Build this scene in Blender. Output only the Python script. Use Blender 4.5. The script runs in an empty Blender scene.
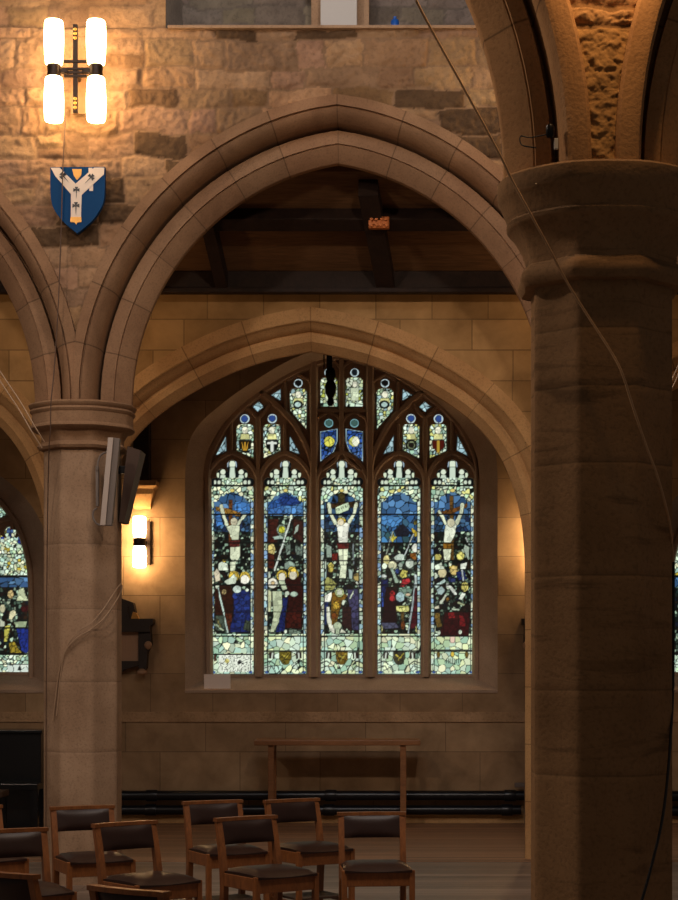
import bpy, bmesh, math, random
import numpy as np
from mathutils import Vector, Matrix, geometry
random.seed(7)
RNG = np.random.default_rng(11)
C = bpy.context.scene.collection
SC = bpy.context.scene

# ------------------------------------------------------------------ camera geometry
F, VX, HY, H = 1800.0, 400.0, 670.0, 1.65
def P(px, py, D): return ((px - VX) * D / F, D, H + (HY - py) * D / F)
def XZ(px, py, D):
    p = P(px, py, D); return (p[0], p[2])
def S(n, D): return n * D / F          # n photo pixels in metres at distance D

cam = bpy.data.cameras.new('camera'); cam_o = bpy.data.objects.new('camera', cam); C.objects.link(cam_o)
cam.sensor_fit = 'HORIZONTAL'; cam.sensor_width = 36.0; cam.lens = 36.0 * F / 678.0
cam.shift_x = (339 - VX) / 678.0; cam.shift_y = (HY - 450) / 678.0
cam.clip_start = 0.1; cam.clip_end = 200
cam_o.location = (0, 0, H); cam_o.rotation_euler = (math.pi / 2, 0, 0)
SC.camera = cam_o

# ------------------------------------------------------------------ materials
def srgb(r, g, b):
    f = lambda c: (c / 255) / 12.92 if c / 255 <= 0.04045 else ((c / 255 + 0.055) / 1.055) ** 2.4
    return (f(r), f(g), f(b), 1.0)
def new_mat(name):
    m = bpy.data.materials.new(name); m.use_nodes = True
    nt = m.node_tree; nt.nodes.clear()
    out = nt.nodes.new('ShaderNodeOutputMaterial'); b = nt.nodes.new('ShaderNodeBsdfPrincipled')
    nt.links.new(b.outputs[0], out.inputs[0])
    return m, nt, b
def N(nt, t, **kw):
    n = nt.nodes.new(t)
    for k, v in kw.items():
        if k in n.inputs.keys(): n.inputs[k].default_value = v
        else: setattr(n, k, v)
    return n
def mix(nt, fac, a, b, mode='MIX'):
    n = nt.nodes.new('ShaderNodeMix'); n.data_type = 'RGBA'; n.blend_type = mode
    for i, v in ((0, fac), (6, a), (7, b)):
        if hasattr(v, 'links') or hasattr(v, 'is_linked'): nt.links.new(v, n.inputs[i])
        else: n.inputs[i].default_value = v
    return n.outputs[2]
def noise(nt, vec, scale, detail=4, rough=0.6, dist=0.0):
    n = nt.nodes.new('ShaderNodeTexNoise'); n.inputs['Scale'].default_value = scale
    n.inputs['Detail'].default_value = detail; n.inputs['Roughness'].default_value = rough; n.inputs['Distortion'].default_value = dist
    if vec is not None: nt.links.new(vec, n.inputs['Vector'])
    return n.outputs[0]
def ramp(nt, fac, stops):
    n = nt.nodes.new('ShaderNodeValToRGB'); nt.links.new(fac, n.inputs[0])
    e = n.color_ramp.elements
    while len(e) < len(stops): e.new(0.5)
    for i, (p, c) in enumerate(stops):
        e[i].position = p; e[i].color = c if len(c) == 4 else (*c, 1)
    return n.outputs[0]
def bump(nt, b, h, strength=0.3, dist=0.01):
    n = nt.nodes.new('ShaderNodeBump'); n.inputs['Strength'].default_value = strength; n.inputs['Distance'].default_value = dist
    nt.links.new(h, n.inputs['Height']); nt.links.new(n.outputs[0], b.inputs['Normal'])
def position(nt): return nt.nodes.new('ShaderNodeNewGeometry').outputs['Position']
def mapped(nt, scale=(1, 1, 1), rot=(0, 0, 0), src=None):
    m = nt.nodes.new('ShaderNodeMapping'); m.inputs['Scale'].default_value = scale; m.inputs['Rotation'].default_value = rot
    nt.links.new(src if src is not None else position(nt), m.inputs[0]); return m.outputs[0]

def stone_mat(name, lo, hi, tint=False, bstr=0.35, grain=60, rough=0.9, veins=None):
    m, nt, b = new_mat(name)
    pos = position(nt)
    n1 = noise(nt, pos, 2.6, 5, 0.62, 0.4); n2 = noise(nt, pos, grain, 3, 0.6)
    c = mix(nt, ramp(nt, n1, [(0.3, (0, 0, 0, 1)), (0.72, (1, 1, 1, 1))]), srgb(*lo), srgb(*hi))
    c = mix(nt, ramp(nt, n2, [(0.3, (0, 0, 0, 1)), (0.5, (1, 1, 1, 1))]), mix(nt, 0.25, c, (0.02, 0.015, 0.01, 1)), c)
    if veins:
        v = noise(nt, mapped(nt, (1.3, 1.3, 9.0), (0.0, 0.22, 0.3)), 1.1, 4, 0.65, 0.9)
        c = mix(nt, ramp(nt, v, [(0.55, (0, 0, 0, 1)), (0.68, (1, 1, 1, 1))]), c, mix(nt, 0.45, c, srgb(*veins)))
    if tint:
        a = N(nt, 'ShaderNodeAttribute', attribute_name='tint')
        c = mix(nt, 1.0, c, a.outputs['Color'], 'MULTIPLY')
    nt.links.new(c, b.inputs['Base Color'])
    b.inputs['Roughness'].default_value = rough; b.inputs['Specular IOR Level'].default_value = 0.2
    h = mix(nt, 0.4, n2, n1); bump(nt, b, h, bstr, 0.012)
    return m

def ashlar_mat(name, lo, hi, bw, rh, mortar, off=0.0):
    """smooth coursed stone with thin joints"""
    m, nt, b = new_mat(name)
    pos = position(nt)
    sx = nt.nodes.new('ShaderNodeSeparateXYZ'); nt.links.new(pos, sx.inputs[0])
    cx = nt.nodes.new('ShaderNodeCombineXYZ'); nt.links.new(sx.outputs[0], cx.inputs[0])
    ad = N(nt, 'ShaderNodeMath', operation='ADD'); nt.links.new(sx.outputs[2], ad.inputs[0]); ad.inputs[1].default_value = off
    nt.links.new(ad.outputs[0], cx.inputs[1])
    br = nt.nodes.new('ShaderNodeTexBrick'); nt.links.new(cx.outputs[0], br.inputs['Vector'])
    br.offset = 0.43; br.squash = 0.78; br.squash_frequency = 3
    br.inputs['Color1'].default_value = (0.0, 0, 0, 1); br.inputs['Color2'].default_value = (1, 1, 1, 1); br.inputs['Mortar'].default_value = (0.5, 0.5, 0.5, 1)
    br.inputs['Scale'].default_value = 1.0; br.inputs['Brick Width'].default_value = bw; br.inputs['Row Height'].default_value = rh
    br.inputs['Mortar Size'].default_value = mortar; br.inputs['Mortar Smooth'].default_value = 0.3
    n1 = noise(nt, pos, 3.0, 5, 0.6, 0.3); n2 = noise(nt, pos, 70, 3, 0.6)
    c = mix(nt, br.outputs['Color'], srgb(*lo), srgb(*hi))
    c = mix(nt, ramp(nt, n1, [(0.3, (0.62, 0.6, 0.58, 1)), (0.7, (1.1, 1.1, 1.1, 1))]), (0, 0, 0, 1), c, 'MIX')
    c2 = mix(nt, 1.0, mix(nt, br.outputs['Color'], srgb(*lo), srgb(*hi)), ramp(nt, n1, [(0.28, (0.62, 0.6, 0.58, 1)), (0.7, (1.08, 1.08, 1.08, 1))]), 'MULTIPLY')
    c3 = mix(nt, br.outputs['Fac'], c2, mix(nt, 0.42, c2, (0.03, 0.02, 0.015, 1)))
    nt.links.new(c3, b.inputs['Base Color'])
    b.inputs['Roughness'].default_value = 0.92; b.inputs['Specular IOR Level'].default_value = 0.15
    inv = N(nt, 'ShaderNodeMath', operation='SUBTRACT'); inv.inputs[0].default_value = 1.0; nt.links.new(br.outputs['Fac'], inv.inputs[1])
    h = N(nt, 'ShaderNodeMath', operation='MULTIPLY_ADD'); nt.links.new(n2, h.inputs[0]); h.inputs[1].default_value = 0.25; nt.links.new(inv.outputs[0], h.inputs[2])
    bump(nt, b, h.outputs[0], 0.35, 0.008)
    return m

def wood_mat(name, lo, hi, scale=(14, 14, 1.2), rough=0.45, spec=0.4, bstr=0.15, boards=None):
    m, nt, b = new_mat(name)
    tc = nt.nodes.new('ShaderNodeTexCoord').outputs['Object']
    v = mapped(nt, scale, src=tc)
    n1 = noise(nt, v, 2.2, 6, 0.62, 0.8); n2 = noise(nt, mapped(nt, tuple(s * 3 for s in scale), src=tc), 3.0, 3, 0.5)
    f = mix(nt, 0.35, n1, n2)
    c = ramp(nt, f, [(0.3, srgb(*lo)), (0.7, srgb(*hi))])
    if boards:
        br = nt.nodes.new('ShaderNodeTexBrick'); nt.links.new(tc, br.inputs['Vector'])
        br.inputs['Scale'].default_value = 1; br.inputs['Brick Width'].default_value = boards[0]; br.inputs['Row Height'].default_value = boards[1]
        br.inputs['Mortar Size'].default_value = boards[2]; br.inputs['Color1'].default_value = (0.62, 0.62, 0.62, 1); br.inputs['Color2'].default_value = (1.15, 1.15, 1.15, 1)
        br.inputs['Mortar'].default_value = (0.15, 0.13, 0.12, 1)
        c = mix(nt, 1.0, c, br.outputs['Color'], 'MULTIPLY')
    nt.links.new(c, b.inputs['Base Color'])
    b.inputs['Roughness'].default_value = rough; b.inputs['Specular IOR Level'].default_value = spec
    bump(nt, b, f, bstr, 0.004)
    return m

def plain_mat(name, col, rough=0.6, metal=0.0, spec=0.4, nscale=25, var=0.25, bstr=0.05):
    m, nt, b = new_mat(name)
    tc = nt.nodes.new('ShaderNodeTexCoord').outputs['Object']
    n1 = noise(nt, tc, nscale, 4, 0.6)
    k = srgb(*col)
    c = mix(nt, n1, tuple(x * (1 - var) for x in k[:3]) + (1,), tuple(min(1, x * (1 + var)) for x in k[:3]) + (1,))
    nt.links.new(c, b.inputs['Base Color'])
    b.inputs['Roughness'].default_value = rough; b.inputs['Metallic'].default_value = metal; b.inputs['Specular IOR Level'].default_value = spec
    bump(nt, b, n1, bstr, 0.004)
    return m

def emit_mat(name, col, strength):
    m = bpy.data.materials.new(name); m.use_nodes = True; nt = m.node_tree; nt.nodes.clear()
    out = nt.nodes.new('ShaderNodeOutputMaterial'); e = nt.nodes.new('ShaderNodeEmission')
    lw = N(nt, 'ShaderNodeLayerWeight', Blend=0.35)
    c = mix(nt, lw.outputs['Facing'], col, tuple(x * 0.75 for x in col[:3]) + (1,))
    nt.links.new(c, e.inputs[0]); e.inputs[1].default_value = strength
    nt.links.new(e.outputs[0], out.inputs[0]); return m

def glass_mat(name, strength):
    m = bpy.data.materials.new(name); m.use_nodes = True; nt = m.node_tree; nt.nodes.clear()
    out = nt.nodes.new('ShaderNodeOutputMaterial'); e = nt.nodes.new('ShaderNodeEmission'); g = nt.nodes.new('ShaderNodeBsdfPrincipled')
    a = N(nt, 'ShaderNodeAttribute', attribute_name='tint')
    nt.links.new(a.outputs['Color'], e.inputs[0]); e.inputs[1].default_value = strength
    g.inputs['Base Color'].default_value = (0.01, 0.01, 0.012, 1); g.inputs['Roughness'].default_value = 0.35
    s = nt.nodes.new('ShaderNodeAddShader'); nt.links.new(e.outputs[0], s.inputs[0]); nt.links.new(g.outputs[0], s.inputs[1])
    nt.links.new(s.outputs[0], out.inputs[0]); return m

M = {}
M['rubble'] = stone_mat('rubble_stone', (138, 108, 82), (176, 142, 110), tint=True, bstr=1.0, grain=30)
M['dressed'] = stone_mat('dressed_stone', (128, 97, 72), (158, 124, 94), tint=True, bstr=0.3, grain=70)
M['pillar'] = stone_mat('pillar_stone', (146, 117, 92), (176, 145, 117), bstr=0.3, grain=60, tint=True)
M['pillar_near'] = stone_mat('veined_pillar_stone', (134, 102, 70), (160, 124, 88), bstr=0.35, grain=55, tint=True, veins=(40, 28, 20))
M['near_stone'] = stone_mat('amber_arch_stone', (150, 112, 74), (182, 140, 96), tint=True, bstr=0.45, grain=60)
M['ashlar'] = ashlar_mat('screen_ashlar', (164, 127, 82), (192, 152, 102), 0.62, 0.265, 0.006, 0.1)
M['ashlar_window'] = ashlar_mat('window_wall_ashlar', (164, 134, 102), (180, 150, 116), 0.86, 0.42, 0.005, 0.07)
M['tracery'] = stone_mat('tracery_stone', (160, 136, 116), (184, 158, 138), bstr=0.2, grain=80)
M['screen_stone'] = stone_mat('screen_arch_stone', (176, 134, 88), (202, 160, 110), tint=True, bstr=0.25, grain=70)
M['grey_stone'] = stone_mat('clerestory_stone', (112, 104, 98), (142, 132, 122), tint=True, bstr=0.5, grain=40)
M['frieze'] = stone_mat('frieze_stone', (150, 120, 88), (196, 160, 124), bstr=1.0, grain=34)
M['ceil'] = wood_mat('ceiling_boards', (84, 58, 38), (124, 90, 60), (1.2, 14, 14), 0.7, 0.2, 0.2)
M['beam'] = wood_mat('dark_roof_timber', (30, 20, 16), (52, 36, 28), (4, 4, 4), 0.65, 0.25)
M['floor'] = wood_mat('nave_floor', (116, 98, 86), (152, 132, 116), (1.2, 16, 1), 0.42, 0.35, 0.1, (2.4, 0.14, 0.004))
M['floor2'] = wood_mat('aisle_boards', (136, 100, 76), (172, 132, 100), (1.0, 16, 1), 0.5, 0.35, 0.1, (3.0, 0.11, 0.004))
M['wood'] = wood_mat('chair_oak', (98, 56, 28), (148, 90, 46), (10, 10, 3), 0.4, 0.45)
M['table'] = wood_mat('table_oak', (120, 78, 46), (160, 108, 66), (2, 12, 12), 0.45, 0.4)
M['leather'] = plain_mat('brown_leather', (42, 24, 18), 0.42, 0, 0.35, 18, 0.3, 0.25)
M['black'] = plain_mat('black_metal', (22, 20, 20), 0.35, 0.6, 0.5)
M['bronze'] = plain_mat('dark_bronze', (44, 32, 24), 0.4, 0.7, 0.5)
M['plate'] = plain_mat('wood_backplate', (120, 84, 54), 0.6)
M['pipe'] = plain_mat('black_painted_pipe', (20, 22, 28), 0.3, 0.1, 0.5)
M['piano'] = plain_mat('black_lacquer', (16, 17, 20), 0.25, 0, 0.5, 8, 0.2, 0.0)
M['white'] = plain_mat('white_painted', (186, 182, 178), 0.5, 0, 0.4, 6, 0.06)
M['speaker'] = plain_mat('grey_white_plastic', (176, 160, 148), 0.5, 0, 0.4, 10, 0.06)
M['speaker_side'] = plain_mat('grey_shade_and_fittings', (116, 104, 96), 0.6, 0, 0.3, 120, 0.15)  # shade of the speaker's right face as colour; also rail, leads, pipe fittings
M['dark_board'] = plain_mat('dark_brown_cabinet', (70, 50, 38), 0.6, 0, 0.3, 14, 0.2)
M['blue'] = plain_mat('heraldic_blue', (6, 58, 104), 0.5, 0, 0.08, 5, 0.12, 0.0)
M['pall'] = plain_mat('painted_white', (222, 204, 188), 0.5, 0, 0.25, 8, 0.06, 0.0)
M['ink'] = plain_mat('painted_black', (24, 20, 24), 0.4, 0, 0.4)
M['gold'] = plain_mat('gilded', (190, 138, 60), 0.4, 0.4, 0.5)
M['gilt_boss'] = plain_mat('gilded_boss', (176, 96, 34), 0.5, 0.3, 0.5, 60, 0.5, 0.3)
M['card'] = plain_mat('pale_card', (252, 236, 226), 0.8, 0, 0.2, 8, 0.04, 0.0)
M['bottle'] = plain_mat('blue_plastic', (26, 84, 170), 0.3, 0, 0.5)
M['cable_tan'] = plain_mat('tan_cable', (190, 150, 110), 0.5)
M['cable_brown'] = plain_mat('brown_wire', (84, 60, 44), 0.6)
M['cable_black'] = plain_mat('black_cable', (20, 18, 18), 0.5)
M['cable_pale'] = plain_mat('pale_cable', (170, 140, 112), 0.5)
M['tablet_dark'] = plain_mat('dark_carved_oak', (40, 27, 20), 0.5, 0, 0.4, 30, 0.4, 0.3)
M['tablet_face'] = plain_mat('pale_marble', (168, 132, 104), 0.5, 0, 0.4, 90, 0.16, 0.0)
M['glow'] = emit_mat('lit_opal_glass', (1.0, 0.66, 0.32, 1), 22.0)
M['glow_aisle'] = emit_mat('lit_opal_glass_aisle', (1.0, 0.63, 0.30, 1), 40.0)
M['stained'] = glass_mat('stained_glass', 1.06)

# ------------------------------------------------------------------ mesh helpers
def set_tint(me, cols):
    a = me.attributes.new('tint', 'FLOAT_COLOR', 'POINT')
    c = np.ones((len(me.vertices), 4), dtype=np.float32); c[:, :3] = cols
    a.data.foreach_set('color', c.ravel())
def mk(name, verts, faces, mat, parent=None, smooth=False, tint=None):
    me = bpy.data.meshes.new(name)
    me.from_pydata([tuple(v) for v in verts], [], [tuple(f) for f in faces]); me.update()
    if tint is not None: set_tint(me, tint)
    if mat is not None: me.materials.append(M[mat])
    if smooth: me.polygons.foreach_set('use_smooth', [True] * len(me.polygons))
    o = bpy.data.objects.new(name, me); C.objects.link(o)
    if parent is not None: o.parent = parent
    return o
class MB:
    """collects shapes into one mesh"""
    def __init__(s): s.v = []; s.f = []; s.t = []
    def add(s, v, f, t=1.0):
        b = len(s.v); s.v += [tuple(x) for x in v]; s.f += [tuple(i + b for i in q) for q in f]
        s.t += [(t, t, t) if not isinstance(t, tuple) else t] * len(v); return s
    def box(s, c, d, bev=0.0, rot=None):
        bm = bmesh.new(); bmesh.ops.create_cube(bm, size=1)
        bmesh.ops.scale(bm, vec=d, verts=bm.verts)
        if bev > 0: bmesh.ops.bevel(bm, geom=list(bm.edges), offset=bev, segments=2, profile=0.6, affect='EDGES')
        if rot is not None: bmesh.ops.rotate(bm, cent=(0, 0, 0), matrix=rot, verts=bm.verts)
        bmesh.ops.translate(bm, vec=c, verts=bm.verts); bm.verts.index_update()
        s.add([v.co[:] for v in bm.verts], [[v.index for v in f.verts] for f in bm.faces]); bm.free(); return s
    def tube(s, pts, r, n=8, cap=True, rect=None):
        pts = [Vector(p) for p in pts]; rs = r if isinstance(r, (list, tuple)) else [r] * len(pts)
        v = []; f = []; up = None
        for i, p in enumerate(pts):
            t = (pts[min(i + 1, len(pts) - 1)] - pts[max(i - 1, 0)]).normalized()
            if up is None: up = Vector((0, 0, 1)) if abs(t.z) < 0.9 else Vector((0, 1, 0))
            a = t.cross(up).normalized(); b = a.cross(t).normalized(); up = b
            for k in range(n):
                g = 2 * math.pi * k / n
                v.append(p + a * math.cos(g) * rs[i] + b * math.sin(g) * rs[i])
        for i in range(len(pts) - 1):
            for k in range(n): f.append((i * n + k, i * n + (k + 1) % n, (i + 1) * n + (k + 1) % n, (i + 1) * n + k))
        if cap: f.append(tuple(range(n))[::-1]); f.append(tuple((len(pts) - 1) * n + k for k in range(n)))
        return s.add(v, f)
    def lathe(s, prof, c=(0, 0, 0), n=24, shape=None, axis='z', tint=None):
        v = []; f = []; t = []
        for j, (r, z) in enumerate(prof):
            for k in range(n):
                g = 2 * math.pi * k / n; q = r * (shape(g, j) if shape else 1)
                x, y = q * math.cos(g), q * math.sin(g)
                v.append((c[0] + x, c[1] + y, c[2] + z) if axis == 'z' else (c[0] + x, c[1] + z, c[2] + y))
        for j in range(len(prof) - 1):
            for k in range(n): f.append((j * n + k, j * n + (k + 1) % n, (j + 1) * n + (k + 1) % n, (j + 1) * n + k))
        f.append(tuple(range(n))[::-1]); f.append(tuple((len(prof) - 1) * n + k for k in range(n)))
        b = len(s.t); s.add(v, f)
        if tint:
            for j in range(len(prof)):
                for k in range(n): s.t[b + j * n + k] = (tint[j],) * 3
        return s
    def prism(s, poly, y0, y1):
        """outline in X,Z extruded along Y"""
        n = len(poly); v = [(x, y0, z) for x, z in poly] + [(x, y1, z) for x, z in poly]
        tri = geometry.tessellate_polygon([[Vector((x, z, 0)) for x, z in poly]])
        f = [tuple(t) for t in tri] + [tuple(i + n for i in t)[::-1] for t in tri]
        f += [(i, (i + 1) % n, n + (i + 1) % n, n + i) for i in range(n)]
        return s.add(v, f)
    def build(s, name, mat, parent=None, smooth=False, tint=False):
        o = mk(name, s.v, s.f, mat, parent, False, np.array(s.t) if tint else None)
        bm = bmesh.new(); bm.from_mesh(o.data); bmesh.ops.recalc_face_normals(bm, faces=bm.faces); bm.to_mesh(o.data); bm.free()
        if smooth:
            o.data.polygons.foreach_set('use_smooth', [True] * len(o.data.polygons))
            try: o.data.set_sharp_from_angle(angle=math.radians(38))
            except Exception: pass
        return o
def empty(name, loc=(0, 0, 0), rz=0.0):
    o = bpy.data.objects.new(name, None); C.objects.link(o); o.location = loc; o.rotation_euler = (0, 0, rz); o.empty_display_size = 0.1
    return o
def tag(o, label=None, cat=None, group=None, kind=None):
    if label: o['label'] = label
    if cat: o['category'] = cat
    if group: o['group'] = group
    if kind: o['kind'] = kind
    return o
def struct(o, label, cat): return tag(o, label, cat, kind='structure')
def copy_tree(o, parent=None):
    c = o.copy(); C.objects.link(c); c.parent = parent
    for ch in list(o.children): copy_tree(ch, c)
    return c
def catmull(pts, n=8):
    pts = [np.array(p, float) for p in pts]; out = []
    for i in range(len(pts) - 1):
        p0 = pts[max(i - 1, 0)]; p1 = pts[i]; p2 = pts[i + 1]; p3 = pts[min(i + 2, len(pts) - 1)]
        for k in range(n):
            t = k / n
            out.append(0.5 * ((2 * p1) + (-p0 + p2) * t + (2 * p0 - 5 * p1 + 4 * p2 - p3) * t * t + (-p0 + 3 * p1 - 3 * p2 + p3) * t ** 3))
    out.append(pts[-1]); return [tuple(p) for p in out]

# value noise for carved stone relief
def vnoise(x, y, seed=0):
    def h(i, j):
        n = (i * 374761393 + j * 668265263 + seed * 974711) & 0x7fffffff
        n = ((n ^ (n >> 13)) * 1274126177) & 0x7fffffff
        return ((n ^ (n >> 16)) & 0xffff) / 65535.0
    xi = np.floor(x).astype(np.int64); yi = np.floor(y).astype(np.int64); fx = x - xi; fy = y - yi
    u = fx * fx * (3 - 2 * fx); w = fy * fy * (3 - 2 * fy)
    return (h(xi, yi) * (1 - u) + h(xi + 1, yi) * u) * (1 - w) + (h(xi, yi + 1) * (1 - u) + h(xi + 1, yi + 1) * u) * w
def fbm(x, y, seed=0, o=4):
    s = 0; a = 0.5
    for k in range(o): s = s + a * vnoise(x * 2 ** k, y * 2 ** k, seed + k); a *= 0.5
    return s

def stone_courses(x0, x1, z0, z1, hs, ls, rng):
    """list of (xa, xb, za, zb): irregular coursed stones"""
    out = []; z = z0
    while z < z1:
        h = rng.uniform(*hs); x = x0 - rng.uniform(0, ls[1])
        while x < x1:
            l = rng.uniform(*ls)
            if rng.random() < 0.13 and h > hs[0] * 1.25: out += [(x, x + l, z, z + h * 0.5), (x, x + l, z + h * 0.5, z + h)]
            else: out.append((x, x + l, z, z + h))
            x += l
        z += h
    return out
def rubble(name, x0, x1, z0, z1, Y, step, keep, stones, mat, parent=None, amp=0.028, dark=(), rng=RNG, smooth_below=None, base=1.0, sign=-1, mort=0.016):
    """rock-faced stone wall as real relief; keep(X, Z) says where the wall stands"""
    nx = int((x1 - x0) / step) + 1; nz = int((z1 - z0) / step) + 1
    gx, gz = np.meshgrid(np.linspace(x0, x1, nx), np.linspace(z0, z1, nz))
    wx = gx + (fbm(gx * 5, gz * 5, 5) - 0.5) * 0.10 + (fbm(gx * 22, gz * 22, 15, 2) - 0.4) * 0.022; wz = gz + (fbm(gx * 3.5, gz * 5, 9) - 0.5) * 0.10 + (fbm(gx * 20, gz * 22, 19, 2) - 0.4) * 0.022
    dep = np.zeros_like(gx); tint = np.ones(gx.shape + (3,)) * np.array([0.66, 0.64, 0.62]) * base
    for (xa, xb, za, zb) in stones:
        ia = max(0, int((xa - 0.06 - x0) / step)); ib = min(nx, int((xb + 0.06 - x0) / step) + 2)
        ja = max(0, int((za - 0.06 - z0) / step)); jb = min(nz, int((zb + 0.06 - z0) / step) + 2)
        if ia >= ib or ja >= jb: continue
        sl = (slice(ja, jb), slice(ia, ib)); X = wx[sl]; Z = wz[sl]
        d = np.minimum(np.minimum(X - xa, xb - X), np.minimum(Z - za, zb - Z)) - mort * 0.5
        m = np.clip(d / rng.uniform(.012, .04), 0, 1); ins = d > 0
        sd = int(rng.integers(1, 9999)); rough = rng.uniform(0.55, 1.25); tx, tz = rng.uniform(-0.06, 0.06, 2)
        cx, cz = (xa + xb) / 2, (za + zb) / 2
        f = np.abs(fbm(X * 11, Z * 13, sd, 5) - 0.47) * 1.6 + np.abs(fbm(X * 24, Z * 28, sd + 3, 4) - .48) * 1.1
        flat = smooth_below is not None and cz < smooth_below
        k = 0.25 if flat else rough
        hgt = (0.005 + amp * k * f + (X - cx) * tx + (Z - cz) * tz) * m * (2 - m)
        dep[sl] = np.where(ins, hgt, dep[sl])
        w = rng.uniform(0.68, 1.12); col = np.array([w, w * rng.uniform(0.92, 1.0), w * rng.uniform(0.82, 1.0)])
        if rng.random() < 0.09: col = col * np.array([0.6, 0.56, 0.52])
        for (dx, dz) in dark:
            if xa <= dx <= xb and za <= dz <= zb: col = np.array([0.27, 0.25, 0.22])
        mot = (.78 + .44 * fbm(X * 14, Z * 14, sd + 9, 3))[..., None]; tint[sl] = np.where(ins[..., None], col * base * mot, tint[sl])
    dep += (fbm(gx * 26, gz * 26, 77, 4) - 0.45) * 0.016
    idx = -np.ones(gx.shape, int); mask = keep(gx, gz)
    quad = mask[:-1, :-1] | mask[1:, :-1] | mask[:-1, 1:] | mask[1:, 1:]
    quad = quad & (mask[:-1, :-1].astype(int) + mask[1:, :-1] + mask[:-1, 1:] + mask[1:, 1:] >= 3)
    use = np.zeros(gx.shape, bool)
    use[:-1, :-1] |= quad; use[1:, :-1] |= quad; use[:-1, 1:] |= quad; use[1:, 1:] |= quad
    idx[use] = np.arange(use.sum())
    V = np.stack([gx[use], np.full(use.sum(), Y) + sign * dep[use], gz[use]], 1)
    a, b, c, d = idx[:-1, :-1][quad], idx[:-1, 1:][quad], idx[1:, 1:][quad], idx[1:, :-1][quad]
    Q = np.stack([a, b, c, d], 1) if sign < 0 else np.stack([d, c, b, a], 1)
    return mk(name, V.tolist(), Q.tolist(), mat, parent, True, tint[use])

def plate(name, outer, holes, Y0, Y1, mat, parent=None):
    """flat slab in X,Z with holes, from Y0 (front) to Y1 (back)"""
    loops = [outer] + holes; pl = [[Vector((x, z, 0)) for x, z in l] for l in loops]
    tri = geometry.tessellate_polygon(pl); flat = [p for l in loops for p in l]; n = len(flat)
    v = [(x, Y0, z) for x, z in flat] + [(x, Y1, z) for x, z in flat]
    f = [tuple(t) for t in tri] + [tuple(i + n for i in t)[::-1] for t in tri]
    b = 0
    for l in loops:
        k = len(l); f += [(b + i, b + (i + 1) % k, n + b + (i + 1) % k, n + b + i) for i in range(k)]; b += k
    o = mk(name, v, f, mat, parent)
    bm = bmesh.new(); bm.from_mesh(o.data); bmesh.ops.recalc_face_normals(bm, faces=bm.faces); bm.to_mesh(o.data); bm.free()
    return o

def sweep(name, path, prof, mat, parent=None, closed=False, nv=None, smooth=True, jitter=0.08, clampx=None):
    """profile (t outward along the path normal, Y) along a path in X,Z; alternating stones get their own tone"""
    path = [np.array(p, float) for p in path]; n = len(path); L = [0.0]
    for i in range(1, n): L.append(L[-1] + np.linalg.norm(path[i] - path[i - 1]))
    nv = nv or max(3, int(L[-1] / 0.42)); tot = L[-1]
    cuts = [k * tot / nv for k in range(1, nv)]
    ss = sorted(set([(l, 0) for l in L] + [(c, 1) for c in cuts] + [(c - 0.007, 0) for c in cuts] + [(c + 0.007, 0) for c in cuts]))
    Ln = np.array(L); PX = np.array(path); tone = [1 + random.uniform(-jitter, jitter) for _ in range(nv + 1)]
    warm = [random.uniform(0.94, 1.0) for _ in range(nv + 1)]
    tang = np.gradient(PX, axis=0); tang /= np.linalg.norm(tang, axis=1)[:, None]
    v = []; t = []
    for s_, j in ss:
        p = np.array([np.interp(s_, Ln, PX[:, 0]), np.interp(s_, Ln, PX[:, 1])]); g = np.array([np.interp(s_, Ln, tang[:, 0]), np.interp(s_, Ln, tang[:, 1])])
        g /= np.linalg.norm(g); nrm = np.array([-g[1], g[0]]); vi = min(nv, int(s_ / tot * nv)); k = 0.42 if j else tone[vi]
        for (tt, y) in prof:
            x = p[0] + nrm[0] * tt; z = p[1] + nrm[1] * tt
            if clampx: x = min(max(x, clampx[0]), clampx[1])
            v.append((x, y, z)); t.append((k, k * warm[vi], k * warm[vi] ** 1.5))
    m = len(prof); f = []
    for i in range(len(ss) - 1):
        for q in range(m - 1): f.append((i * m + q, i * m + q + 1, (i + 1) * m + q + 1, (i + 1) * m + q))
    o = mk(name, v, f, mat, parent, smooth, np.array(t))
    bm = bmesh.new(); bm.from_mesh(o.data); bmesh.ops.recalc_face_normals(bm, faces=bm.faces); bm.to_mesh(o.data); bm.free()
    if smooth:
        try: o.data.set_sharp_from_angle(angle=math.radians(32))
        except Exception: pass
    return o

# ------------------------------------------------------------------ the two nave arcades
APX, SPR, SPAN, RISE = P(338, 0, 14.0)[0], 3.71, 1.61, 1.89
BAY = 3.975; RAD = (SPAN ** 2 + RISE ** 2) / (2 * SPAN)
def arch_path(xm, n=26):
    cx = xm - SPAN + RAD; a1 = math.acos((xm - cx) / RAD); pts = [(xm - SPAN, SPR - .03)]
    for i in range(n + 1):
        a = math.pi + (a1 - math.pi) * i / n
        pts.append((cx + RAD * math.cos(a), SPR + RAD * math.sin(a)))
    return pts + [(2 * xm - x, z) for x, z in pts[-2::-1]]
def arch_top(X, xm, t):
    """height of the arch extrados (offset t) over X, -1 outside it"""
    u = np.abs(X - xm); R = RAD + t; cx = RAD - SPAN
    return np.where(u < SPAN + t, SPR + np.sqrt(np.maximum(R * R - (u + cx) ** 2, 0)), -1)
FY0, FY1 = 13.72, 14.42
far_prof = [(.43, .06), (.43, -.035), (.352, -.035), (.350, -.004), (.341, -.004), (.336, -.02), (.318, -.008), (.295, .02), (.272, .06), (.258, .10), (.252, .13), (.249, .31), (.226, .31), (.223, .205), (.125, .205), (.123, .226), (.116, .222), (.004, .31), (.0, .32), (.0, .38), (.004, .39),
            (.115, .485), (.125, .495), (.228, .495), (.24, .5), (.255, .57), (.29, .67), (.33, .70), (.43, .72)]
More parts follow.
